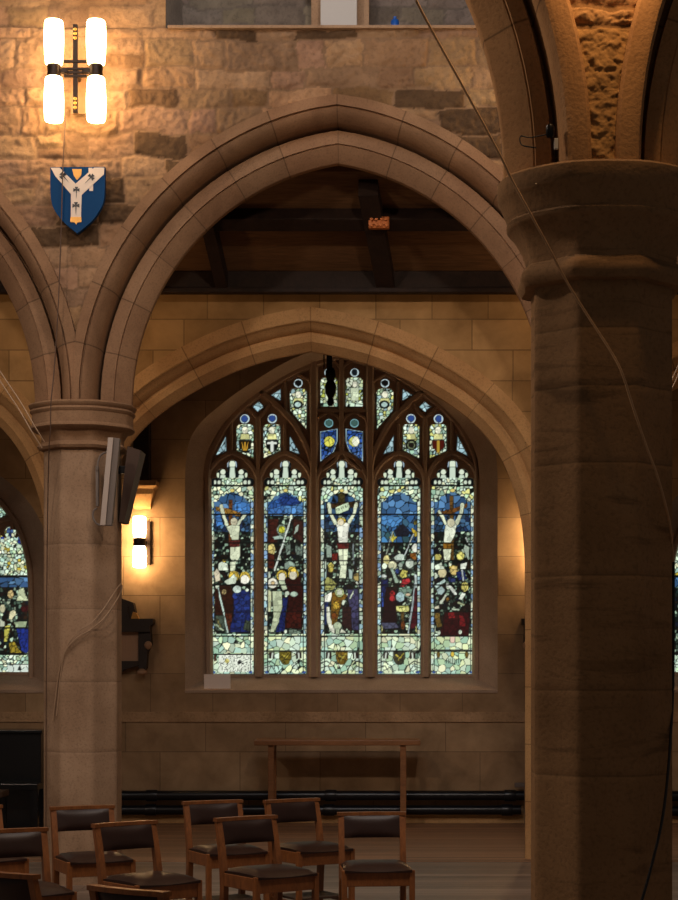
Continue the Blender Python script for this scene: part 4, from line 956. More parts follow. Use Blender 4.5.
def side_window(name, label, dx, A, B):
    w = empty(name); struct(w, label, 'window'); sh = lambda q: [(x + dx, y) for x, y in q]
    reveal('splayed_reveal', A, B, WY, WG - .02, w)
    lo = [light_outline(a, b, 672, 544, 526) for a, b in sl]
    plate('tracery', [XZ(x + dx, y, WG) for x, y in [(-166, 684), (-166, 560), (-152, 480), (-110, 448), (-60, 436), (-10, 448), (34, 480), (46, 560), (46, 684)]], [[XZ(x, y, WG) for x, y in sh(q)] for q in lo + SMALL], WG, WG + .09, 'tracery', w)
    mb = MB()
    for x in (-25, -95): bar(mb, sh([(x, 676), (x, 600), (x, 530)]), 9, WG)
    for a, b in sl: bar(mb, sh(arc2((a + b) / 2, 27.5, 548, 519)), 7, WG, .055)
    fr = resample([(-152, 680)] + [(x + 2, y) for x, y in si2], 36); fr = fr + mirror(fr, LM)[1:]; bar(mb, sh(fr), 8, WG, .08)
    bar(mb, sh([(12.8, 530), (12.8, 500), (12.8, 480)]), 6, WG, .06)
    mb.build('mullion', 'tracery', w, True)
    zz0, zz1 = P(0, 674, WG)[2], P(0, 690, WY)[2]; xa, xb = P(-175 + dx, 0, WY)[0], P(55 + dx, 0, WY)[0]
    MB().add([(xa, WY - .012, zz1), (xb, WY - .012, zz1), (xb, WG + .02, zz0), (xa, WG + .02, zz0), (xa, WY - .012, zz1 - .03), (xb, WY - .012, zz1 - .03)], [(0, 1, 2, 3), (4, 5, 1, 0)]).build('sill', 'tracery', w)
    for q in lo: pane('leaded_light', sh(q), SW, GL, w, .8, -dx)
    for q in SMALL: pane('tracery_light', sh(q), SW, GL, w, .8, -dx)
side_window('window_2', 'stained glass window partly hidden, past the left pillar', 0, lA, lB)
side_window('window_3', 'sliver of stained glass window beyond the near pillar', RM - LM, rA, rB)

# ------------------------------------------------------------------ floors and roofs
XA, XB = -8.0, 7.0
f1 = mk('floor', [(XA, 3.0, 0), (XB, 3.0, 0), (XB, SY - .02, 0), (XA, SY - .02, 0)], [(0, 1, 2, 3)], 'floor'); struct(f1, 'grey-brown worn floor of the nave under the chairs', 'floor')
f2 = mk('floor_aisle', [(XA, SY - .02, .006), (XB, SY - .02, .006), (XB, WY + .05, .006), (XA, WY + .05, .006), (XA, SY - .02, -.02), (XB, SY - .02, -.02)], [(0, 1, 2, 3), (4, 5, 1, 0)], 'floor2'); struct(f2, 'brown floor boards between the screen wall and the window wall', 'floor')
# lean-to roof between arcade and screen wall
cz1 = P(0, 288, SY)[2]; sl_ = 0.60
def roof_z(y): return cz1 + (SY - y) * sl_
cl = MB()
cl.add([(XA, SY, cz1 + .02), (XB, SY, cz1 + .02), (XB, 14.38, roof_z(14.38) + .02), (XA, 14.38, roof_z(14.38) + .02), (XA, SY, cz1 + .1), (XB, SY, cz1 + .1), (XB, 14.38, roof_z(14.38) + .1), (XA, 14.38, roof_z(14.38) + .1)], [(0, 3, 2, 1), (4, 5, 6, 7), (0, 1, 5, 4), (2, 3, 7, 6)])
ceil = cl.build('ceiling', 'ceil'); struct(ceil, 'brown boarded lean-to ceiling seen through the nave arch', 'ceiling')
pl_ = MB().box((0, SY - .09, P(0, 285, SY)[2]), (12.0, .16, S(20, SY)), .01).box((0, SY - .16, P(0, 295, SY)[2]), (12.0, .1, S(5, SY)), .01)
plt = pl_.build('beam', 'beam'); struct(plt, 'dark timber wall plate along the top of the golden ashlar wall', 'beam')
ypl = 14.75
pz = roof_z(ypl)
pu = MB().box((0, ypl, pz - .05), (12.0, .14, .13), .012, Matrix.Rotation(-math.atan(sl_), 3, 'X')).build('beam', 'beam')
struct(pu, 'dark horizontal purlin halfway up the boarded ceiling', 'beam')
def rafter(x0_, x1_, w, label):
    mb = MB(); a = Vector((x0_, 14.40, roof_z(14.40) - .09)); b = Vector((x1_, SY - .12, roof_z(SY - .12) - .06))
    n = Vector((0, sl_, 1)).normalized() * .09; s = Vector((w / 2, 0, 0))
    v = [a - s - n, a + s - n, a + s + n, a - s + n, b - s - n, b + s - n, b + s + n, b - s + n]
    mb.add(v, [(0, 1, 2, 3), (4, 7, 6, 5), (0, 4, 5, 1), (1, 5, 6, 2), (2, 6, 7, 3), (3, 7, 4, 0)])
    o = mb.build('beam', 'beam'); struct(o, label, 'beam'); return o
rafter(P(368, 0, 14.4)[0], P(386, 0, 15.3)[0], .155, 'dark sloping rafter carrying a gilded boss')
rafter(P(200, 0, 14.4)[0], P(222, 0, 15.3)[0], .10, 'dark sloping rafter at the left haunch of the nave arch')
rafter(P(-100, 0, 14.2)[0], P(-90, 0, 15.3)[0], .155, 'dark sloping rafter over the left aisle bay')
# gilded boss where rafter and purlin meet
bm_ = MB(); bc = Vector(P(379, 223, 14.62)); 
bm_.box(bc, (.17, .06, .10), .012)
for i in range(4):
    for j in range(2):
        bm_.box(bc + Vector((-.06 + .04 * i, -.035, -.024 + .048 * j)), (.026, .03, .034), .008, Matrix.Rotation(.5 * (-1) ** (i + j), 3, 'Y'))
boss = bm_.build('carved_boss', 'gilt_boss', None, True); tag(boss, 'small gilded carved boss on the dark roof timbers', 'boss')
# outer roof over the window aisle (dark, only glimpsed)
oc = mk('ceiling_aisle', [(XA, SY + .3, 5.3), (XB, SY + .3, 5.3), (XB, WY + .3, 5.75), (XA, WY + .3, 5.75)], [(0, 3, 2, 1)], 'beam'); struct(oc, 'dark timber ceiling over the window aisle', 'ceiling')
# wall post standing on a stone corbel
wp = MB().box((P(142, 0, 19.2)[0], 19.22, P(0, 400, 19.2)[2]), (.17, .18, 1.75), .012)
zc = P(0, 481, 19.2)[2]; xc = P(141, 0, 19.2)[0]
wpo = empty('wall_post', (xc, 19.35, zc)); struct(wpo, 'dark timber roof post standing on a pale stone corbel', 'post')
def reparent(o, p):
    bpy.context.view_layer.update(); o.parent = p; o.matrix_parent_inverse = p.matrix_world.inverted(); return o
reparent(wp.build('post', 'beam'), wpo)
cb = MB(); cpts = [(-.17, 0), (.17, 0), (.17, -.05), (.15, -.08), (.11, -.26), (-.11, -.26), (-.15, -.08), (-.17, -.05)]
pr = [(.24, 0), (.24, -.055), (.20, -.085), (.19, -.14), (.10, -.27), (.02, -.29)]
for (y_, z_), (y2, z2) in zip(pr[:-1], pr[1:]):
    w1, w2 = (.17 if z_ > -.07 else .14 - (-z_ - .08) * .25), (.17 if z2 > -.07 else .14 - (-z2 - .08) * .25)
    v = [(xc - w1, 19.36 - y_, zc + z_), (xc + w1, 19.36 - y_, zc + z_), (xc + w2, 19.36 - y2, zc + z2), (xc - w2, 19.36 - y2, zc + z2), (xc - w1, 19.36, zc + z_), (xc + w1, 19.36, zc + z_), (xc + w2, 19.36, zc + z2), (xc - w2, 19.36, zc + z2)]
    cb.add(v, [(0, 3, 2, 1), (0, 4, 7, 3), (1, 2, 6, 5), (0, 1, 5, 4), (2, 3, 7, 6)])
reparent(cb.build('corbel', 'screen_stone', None, False, True), wpo)

# ------------------------------------------------------------------ wall lights
def shade_prof(h, r):
    return [(r * .72, 0), (r * .86, h * .03), (r * .95, h * .25), (r, h * .5), (r * .99, h * .75), (r * .95, h * .93), (r * .86, h * .985), (r * .5, h)]
def wall_light_double(x, y, z, label, group=None):
    root = empty('wall_light', (x, y, z)); tag(root, label, 'wall light', group)
    m = S(1, 13.55)
    MB().box((.0, .16, -.02), (16 * m, .02, 66 * m), .004).build('backplate', 'plate', root)
    b = MB().box((0, 0, 3 * m), (4.6 * m, .03, 88 * m), .003); b.box((0, .08, 0), (.03, .16, .05), .004)
    bar_ = b.build('vertical_bar', 'bronze', root)
    for k in (0, 1, 2):
        for sgn in (1, -1): MB().lathe([(1.7 * m, 0), (1.7 * m, -.004), (1.0 * m, -.008)], (0, -.015, 3 * m + sgn * (39 - 4.4 * k) * m), 12, axis='y').build('stud', 'gold', bar_, True)
    for dz, hw in ((10 * m, 11.5 * m), (2.5 * m, 14 * m), (-1 * m, 14 * m), (-4.5 * m, 11.5 * m)):
        MB().box((0, -.01, dz), (2 * hw, .022, 2.6 * m), .003).build('crossbar', 'bronze', root)
    for sx in (-1, 1):
        cxx = sx * 21 * m
        q = MB(); q.lathe([(6.6 * m, -6 * m), (6.9 * m, -5 * m), (6.4 * m, 0), (6.9 * m, 5 * m), (6.6 * m, 6 * m)], (cxx, -.02, 0), 28); q.box((cxx - sx * 9 * m, -.02, 0), (9 * m, .03, 4 * m), .003)
        q.build('cuff', 'bronze', root, True)
        for up in (1, -1):
            p = [(r_, (6 * m + zz) * up) for r_, zz in shade_prof(44.5 * m, 9.9 * m)]
            MB().lathe(p if up > 0 else p[::-1], (cxx, -.02, 0), 32).build('lamp_shade', 'glow', root, True)
    return root
lx, ly, lz = P(75.5, 72, 13.5)
wl1 = wall_light_double(lx, ly, lz, 'lit bronze wall light with four opal cylinders, on the rubble wall above the shield')
wl2 = copy_tree(wl1); wl2.location.x = lx + BAY
wl2['label'] = 'lit bronze four-cylinder wall light hidden behind the near arch'
def wall_light_single(px, label):
    x, y, z = P(px, 542, 19.2); root = empty('wall_sconce', (x, y, z)); tag(root, label, 'wall light'); m = S(1, 19.2)
    MB().box((.07, .12, 0), (6 * m, .05, 44 * m), .004).build('backplate', 'bronze', root)
    c = MB(); c.lathe([(6.0 * m, -4.0 * m), (6.4 * m, -3 * m), (6.2 * m, 0), (6.4 * m, 3 * m), (6.0 * m, 4.0 * m)], (0, 0, 0), 24); c.box((.04, .05, 0), (.05, .12, .04), .004)
    c.build('cuff', 'bronze', root, True)
    for up in (1, -1):
        p = [(r_, (3.8 * m + zz) * up) for r_, zz in shade_prof(22 * m, 6.8 * m)]
        MB().lathe(p if up > 0 else p[::-1], (0, 0, 0), 28).build('lamp_shade', 'glow_aisle', root, True)
    return root
wall_light_single(139.5, 'small lit wall sconce of two opal cylinders beside the left pillar')
wall_light_single(545, 'lit wall sconce hidden by the near pillar, right of the big window')

# ------------------------------------------------------------------ heraldic shield
D = 13.62; m = S(1, D); sc = P(77.8, 200, D)
sh = empty('heraldic_shield', sc); tag(sh, 'blue heraldic shield with a white Y-shaped pall, hung under the wall light', 'shield')
def sp(pts): return [((x - 77.8) * m, (200 - y) * m) for x, y in pts]
edge = [(50.6, 167.6), (105.2, 167.2)] + catmull([(105.2, 167.2), (105.1, 185), (104.2, 200), (100, 210.5), (92, 221.5), (77.4, 233.8)], 4)[1:] + catmull([(77.4, 233.8), (64, 222.5), (56, 212.5), (52, 203.5), (50.6, 190), (50.6, 167.6)], 4)[1:-1]
MB().prism(sp(edge), -.012, .035).build('shield_board', 'blue', sh)
pall = [(51.2, 168.4), (60.2, 168.4), (76.0, 184.3), (94.5, 168.2), (104.6, 168.2), (104.4, 174.8), (82.0, 195.4), (81.5, 217.6), (71.2, 217.6), (71.4, 194.8), (55.5, 176.4)]
MB().prism(sp(pall), -.018, -.011).build('pall', 'pall', sh)
def cross(cx, cy, s, ang, flare=True):
    pts = []
    for k in range(3):
        a = [-90, 180, 0][k]
        pts.append((a, [(-.08, 0), (-.2, .55), (.2, .55), (.08, 0)]))
    b = MB(); ca, sa = math.cos(math.radians(ang)), math.sin(math.radians(ang))
    def place(pl): return sp([(cx + (x * ca - y * sa) * s, cy + (x * sa + y * ca) * s) for x, y in pl])
    b.prism(place([(-.1, 0), (-.3, -.55), (.3, -.55), (.1, 0)]), -.0215, -.0175)
    b.prism(place([(0, -.1), (-.55, -.3), (-.55, .3), (0, .1)]), -.0216, -.0175)
    b.prism(place([(0, -.1), (.55, -.3), (.55, .3), (0, .1)]), -.0217, -.0175)
    b.prism(place([(-.09, 0), (.09, 0), (.05, .8), (.0, 1.5), (-.05, .8)]), -.0218, -.0175)
    return b
for (x, y, s_, a) in ((63.5, 176.5, 6.2, -42), (91.6, 177.8, 6.0, 45), (76.9, 190.6, 5.6, 0), (76.4, 206.3, 6.4, 0)): cross(x, y, s_, a).build('painted_cross', 'ink', sh)
MB().prism(sp([(71.0, 217.6), (81.7, 217.6), (81.9, 222.6), (78, 222.8), (76.4, 225), (75, 222.8), (70.8, 222.6)]), -.019, -.011).build('gold_fringe', 'gold', sh)
MB().prism(sp([(72.6, 169.6), (82, 169.6), (81.5, 176), (77.4, 180.6), (74, 176)]), -.016, -.011).build('gold_cross_staff', 'gold', sh)
MB().prism(sp([(88.8, 168.4), (92.6, 168.4), (92.8, 171), (89, 173.5)]), -.0155, -.011).prism(sp([(89.4, 181.5), (93.4, 178.6), (93.4, 191.4), (89.6, 191.4)]), -.0155, -.011).build('white_strip', 'pall', sh)

# ------------------------------------------------------------------ column speakers on the left pillar
def quad_box(name, pts_front, D0_, D1_, mat, parent):
    p = [XZ(x, y, D0_) for x, y in pts_front]; return MB().prism(p, D0_, D1_).build(name, mat, parent)
so = empty('column_speaker', P(108, 480, 13.62)); tag(so, 'slim white column speaker tilted on the left pillar', 'speaker'); bpy.context.view_layer.update()
for nm, pts, a, b, mt in (('speaker_case', [(108, 437.5), (113.2, 437.5), (105.2, 525), (100, 525)], 13.56, 13.66, 'speaker'), ('speaker_shaded_side', [(113.2, 437.5), (119.6, 438.5), (111.4, 525.5), (105.2, 525)], 13.585, 13.66, 'speaker_side'), ('mounting_rail', [(95.5, 466), (98.4, 466), (98.4, 506), (95.8, 506)], 13.70, 13.74, 'speaker_side')):  # lit left and shaded right face of one case, set by colour
    reparent(quad_box(nm, pts, a, b, mt, None), so)
for pts in ([(107, 452), (101, 455), (98, 462), (97.4, 470)], [(97, 508), (93.5, 511), (93, 517), (96, 523), (101, 525.5)]):
    reparent(MB().tube([P(x, y, 13.69) for x, y in catmull(pts, 4)], .008, 6).build('speaker_lead', 'speaker_side', None, True), so)
for xy in ((112, 470), (108, 505)): reparent(MB().box(P(*xy, 13.70), (.06, .14, .05), .004).build('bracket', 'bronze'), so)
do = empty('wall_speaker', P(128, 480, 14.1)); tag(do, 'dark brown slanted speaker box behind the white column speaker', 'speaker'); bpy.context.view_layer.update()
reparent(quad_box('speaker_case', [(127.5, 446), (141, 450.5), (124, 522), (118.8, 522)], 13.95, 14.2, 'dark_board', None), do)
reparent(MB().box(P(121, 470, 14.07), (.12, .05, .06), .004).build('bracket', 'black'), do)

# ------------------------------------------------------------------ wall tablets
def tablet(px, label, mirror_=1):
    D = 19.3; c = P(px, 645, D); m = S(1, D); r = empty('wall_tablet', c); tag(r, label, 'tablet')
    q = lambda pts: [((x) * m * mirror_, (645 - y) * m) for x, y in pts]
    MB().prism(q([(-19, 632), (19, 632), (19, 661), (-19, 661)]), -.04, .045).build('inscribed_panel', 'tablet_face', r)
    fr_ = MB(); 
    fr_.prism(q([(-34, 619), (34, 619), (34, 624), (31, 626), (31, 632), (-31, 632), (-31, 626), (-34, 624)]), -.14, .045)
    for s_ in (-1, 1):
        fr_.prism(q([(s_ * 19, 632), (s_ * 31, 632), (s_ * 32, 645), (s_ * 28, 652), (s_ * 27, 668), (s_ * 24, 670), (s_ * 19, 668)]), -.09, .045)
    fr_.prism(q([(-21, 661), (21, 661), (18, 666), (6, 669), (-2, 674), (-6, 669), (-18, 666)]), -.08, .045)
    fr_.prism(q([(-20, 604), (-14, 601), (0, 598), (14, 603), (16, 612), (15, 619), (-15, 619), (-18, 612)]), -.09, .045)
    fr_.prism(q([(-10, 606), (9, 606), (9, 630), (-10, 630)]), -.12, -.06)
    fr_.build('carved_frame', 'tablet_dark', r)
    for s_ in (-1, 1):
        MB().lathe([(.01, -.05), (.035, -.03), (.045, 0), (.03, .03), (.01, .04)], (s_ * 29 * m, -.10, -.0), 14).build('carved_knob', 'tablet_face', r, True)
        MB().lathe([(.03, -.03), (.055, -.015), (.055, .01), (.02, .035)], (s_ * 22.5 * m, -.08, (645 - 672) * m), 14).build('carved_foot', 'tablet_face', r, True)
    MB().prism(q([(12, 619), (20, 619), (17, 613), (14, 612)]), -.11, -.04).build('carved_scroll', 'gold', r)
    return r
tablet(120.5, 'dark carved memorial tablet with pale inscription panel under the left sconce')
t2 = tablet(555, 'dark carved memorial tablet almost hidden behind the near pillar')
# ------------------------------------------------------------------ notice card on the sill
D = 19.365; a, b = P(204, 690, D), P(230.5, 674.2, D)
nc = MB().box(((a[0] + b[0]) / 2, D, (a[2] + b[2]) / 2), (b[0] - a[0], .006, b[2] - a[2]), 0, Matrix.Rotation(.08, 3, 'X')).build('notice_card', 'card')
tag(nc, 'small blank pale pink notice card standing on the window sill', 'card')

# ------------------------------------------------------------------ hanging lamp in front of the window
hl = empty('hanging_lamp', P(328, 380, 17.2)); tag(hl, 'slim dark lamp hanging in front of the window top', 'hanging lamp'); bpy.context.view_layer.update()
x, y, z = P(329.5, 0, 17.2); zz = lambda py: P(0, py, 17.2)[2]
reparent(MB().box((x, y, (zz(369) + 5.5) / 2), (.055, .055, 5.5 - zz(369)), .006).build('rod', 'black'), hl)
reparent(MB().tube([P(324, 369, 17.2), (P(324, 0, 17.2)[0], y, 5.5)], .006, 6).build('chain', 'black'), hl)
bl_ = MB(); bl_.lathe([(.02, zz(406)), (.035, zz(403)), (.025, zz(398)), (.05, zz(393)), (.055, zz(386)), (.035, zz(381)), (.05, zz(376)), (.045, zz(371)), (.03, zz(368))], (x + .01, y, 0), 14)
reparent(bl_.build('lamp_body', 'black', None, True), hl)

# ------------------------------------------------------------------ heating pipes
def pipe(name, py, xa, xb, r, label, D=19.24):
    root = empty(name, (P(xa, 0, D)[0], D, P(0, py, D)[2])); tag(root, label, 'pipe'); bpy.context.view_layer.update()
    z = P(0, py, D)[2]; A_, B_ = P(xa, 0, D)[0], P(xb, 0, D)[0]
    reparent(MB().tube([(A_, D, z), (B_, D, z)], r, 18).build('pipe_run', 'pipe', None, True), root)
    n = max(2, int((B_ - A_) / 1.3))
    for k in range(n):
        xx = A_ + .35 + (B_ - A_ - .5) * k / max(1, n - 1)
        reparent(MB().tube([(xx - .06, D, z), (xx - .05, D, z), (xx + .05, D, z), (xx + .06, D, z)], [r * 1.16, r * 1.22, r * 1.22, r * 1.16], 18).build('coupling', 'pipe', None, True), root)
    return root
pipe('heating_pipe', 795.5, -60, 524, .052, 'upper black heating pipe along the foot of the window wall')
pipe('heating_pipe', 810, -60, 521, .052, 'lower black heating pipe along the foot of the window wall')
pipe('heating_pipe', 796, 575, 900, .055, 'upper black heating pipe past the near pillar')
pipe('heating_pipe', 811, 575, 900, .055, 'lower black heating pipe past the near pillar')
pe = empty('pipe_bracket', P(524, 800, 19.24)); tag(pe, 'pale vertical pipe bracket at the right end of the black pipes', 'bracket'); bpy.context.view_layer.update()
reparent(MB().tube([P(527, 785, 19.2), P(527, 824, 19.2)], .028, 10).build('standpipe', 'speaker_side', None, True), pe)
reparent(MB().box(P(522, 785, 19.22), (.16, .05, .05), .01).build('valve', 'speaker_side'), pe)

# ------------------------------------------------------------------ side table at the wall
tt = empty('side_table', P(337, 826, 18.75)); tt.location.z = 0.006
tag(tt, 'long narrow oak table standing against the wall under the big window', 'table'); bpy.context.view_layer.update()
Dt = 18.62; za, zb_ = P(0, 745.5, Dt)[2], P(0, 740.2, Dt)[2]; xa, xb = P(254, 0, Dt)[0], P(420.5, 0, Dt)[0]
reparent(MB().box(((xa + xb) / 2, Dt + .22, (za + zb_) / 2), (xb - xa, .44, zb_ - za), .008).build('tabletop', 'table'), tt)
lx0, lx1 = P(270.8, 0, Dt)[0], P(403.2, 0, Dt)[0]
for xx in (lx0, lx1):
    for yy in (Dt + .06, Dt + .38):
        reparent(MB().box((xx, yy, za / 2 + .002), (.062, .06, za - .005), .005).build('leg', 'table'), tt)
    reparent(MB().box((xx, Dt + .22, za - .04), (.05, .32, .07), .004).build('rail', 'table'), tt)

# ------------------------------------------------------------------ dark piano-like cabinet in the left aisle
Dk = 18.3; xk = P(-30, 0, Dk)[0]; wk = S(142, Dk)
pk = empty('upright_cabinet', (xk, Dk, .006)); tag(pk, 'black upright cabinet against the wall below the left window', 'cabinet')
zt_ = P(0, 731, Dk)[2]
MB().box((0, .30, zt_ - .015), (wk, .5, .03), .005).build('lid', 'piano', pk)
MB().box((0, .32, (.44 + zt_ - .03) / 2), (wk - .04, .44, zt_ - .47), .006).build('body', 'piano', pk)
MB().box((0, .02, .46), (wk - .02, .30, .07), .008).build('shelf', 'piano', pk)
MB().box((0, .40, .22), (wk - .06, .28, .42), .004).build('lower_panel', 'piano', pk)
for s_ in (-1, 1): MB().box((s_ * (wk / 2 - .05), -.08, .215), (.08, .08, .43), .006).build('leg', 'piano', pk)
st_o = empty('bench', (xk + .1, Dk - .75, .006)); tag(st_o, 'low dark bench in front of the black cabinet', 'bench')
MB().box((0, 0, .44), (.85, .34, .06), .01).build('seat', 'dark_board', st_o)
for sx in (-1, 1):
    for sy in (-1, 1): MB().box((sx * .38, sy * .13, .205), (.05, .05, .41), .004).build('leg', 'piano', st_o)

# ------------------------------------------------------------------ blue bottle on the clerestory ledge
bp = P(395, 27, 13.78); bo = empty('bottle', (bp[0], bp[1], zb + .009)); tag(bo, 'small blue bottle left on the clerestory ledge', 'bottle')
MB().lathe([(.028, 0), (.032, .004), (.032, .055), (.026, .066), (.012, .074)], (0, 0, 0), 16).build('bottle_body', 'bottle', bo, True)
MB().lathe([(.013, .072), (.013, .09), (.01, .092)], (0, 0, 0), 12).build('cap', 'bottle', bo, True)

# ------------------------------------------------------------------ cables
def cable(name, pts, r, mat, label):
    o = MB().tube(catmull(pts, 6), r, 6).build(name, mat, None, True); tag(o, label, 'cable'); return o
c1 = [P(x, y, d) for x, y, d in ((416, 0, 7.0), (430, 27, 7.02), (466, 92, 7.02), (500, 155, 7.03), (512, 180, 7.05), (530, 213, 7.06), (549, 248, 7.12), (568, 284, 7.2), (588, 316, 7.22), (610, 350, 7.21), (622, 373, 7.2), (634, 410, 7.22), (647, 448, 7.24), (657, 475, 7.26), (665, 503, 7.3), (670, 525, 7.38), (672, 545, 7.46), (673, 560, 7.5))]
cable('hanging_cable', c1, .0052, 'cable_tan', 'long tan cable slung across the near capital and down the near pillar')
c2 = [P(x, y, d) for x, y, d in ((673.5, 562, 7.52), (673.5, 640, 7.5), (672.5, 700, 7.47), (669, 760, 7.38), (663, 815, 7.28), (653, 860, 7.22), (642, 900, 7.2), (634, 925, 7.2))]
cable('hanging_cable', c2, .006, 'cable_black', 'black cable running down the right edge of the near pillar')
c3 = [P(x, y, d) for x, y, d in ((66, 112, 13.66), (63, 165, 13.56), (61, 235, 13.56), (58, 310, 13.56), (54, 372, 13.55), (51, 402, 13.52), (50.5, 430, 13.53), (49, 450, 13.58), (47.5, 520, 13.8), (46.5, 640, 13.86), (46, 760, 13.88), (46, 862, 13.88))]
cable('hanging_cable', c3, .0045, 'cable_brown', 'thin dark wire from the shield down the left edge of the left pillar')
for k, (dx, dy) in enumerate(((0, 0), (2.5, -6))):
    c4 = [P(x + dx, y + dy, d) for x, y, d in ((-40, 320, 13.6), (0, 381, 13.6), (18, 408, 13.6), (32, 432, 13.58), (42, 448, 13.64))]
    cable('hanging_cable', c4, .005, 'cable_pale', ['lower of two pale wires reaching the left capital from the frame edge', 'upper of two pale wires reaching the left capital from the frame edge'][k])
c5 = [P(x, y, d) for x, y, d in ((53, 720, 13.84), (59, 672, 13.79), (66, 650, 13.755), (78, 637, 13.74), (90, 630, 13.735), (104, 618, 13.75), (116, 601, 13.86), (121.5, 590, 14.05), (122, 585, 14.08), (120.5, 584, 14.03), (114, 593, 13.84), (102, 611, 13.745), (90, 624, 13.73), (79, 631, 13.735), (68, 644, 13.75), (62, 664, 13.775), (56.5, 716, 13.82))]
cable('hanging_cable', c5, .0045, 'cable_pale', 'pale doubled wire looped round the left pillar below the speaker')
for k, dx in enumerate((0, 4)):
    c6 = [P(x + dx, y, d) for x, y, d in ((664, 396, 13.6), (670, 384, 13.6), (678, 366, 13.6), (700, 320, 13.6))]
    cable('hanging_cable', c6, .005, 'cable_pale', ['first of two pale wires just beyond the near pillar', 'second of two pale wires just beyond the near pillar'][k])

# small spotlight standing on the near capital
spx = P(553, 166, 7.24); sp_o = empty('spotlight', (spx[0], spx[1], 3.742)); tag(sp_o, 'tiny black spotlight standing on the near capital', 'spotlight')
MB().lathe([(.012, .05), (.016, .055), (.018, .09), (.014, .1)], (-.012, .0, 0), 14).build('lamp_head', 'black', sp_o, True)
MB().box((.012, -.005, .022), (.016, .016, .044), .003).build('stand', 'white', sp_o)
MB().tube(catmull([(-.015, 0, .065), (-.09, .0, .05), (-.13, .0, .055), (-.125, .0, .02), (-.07, -.02, .003)], 5), .0028, 6).build('flex', 'cable_black', sp_o, True)

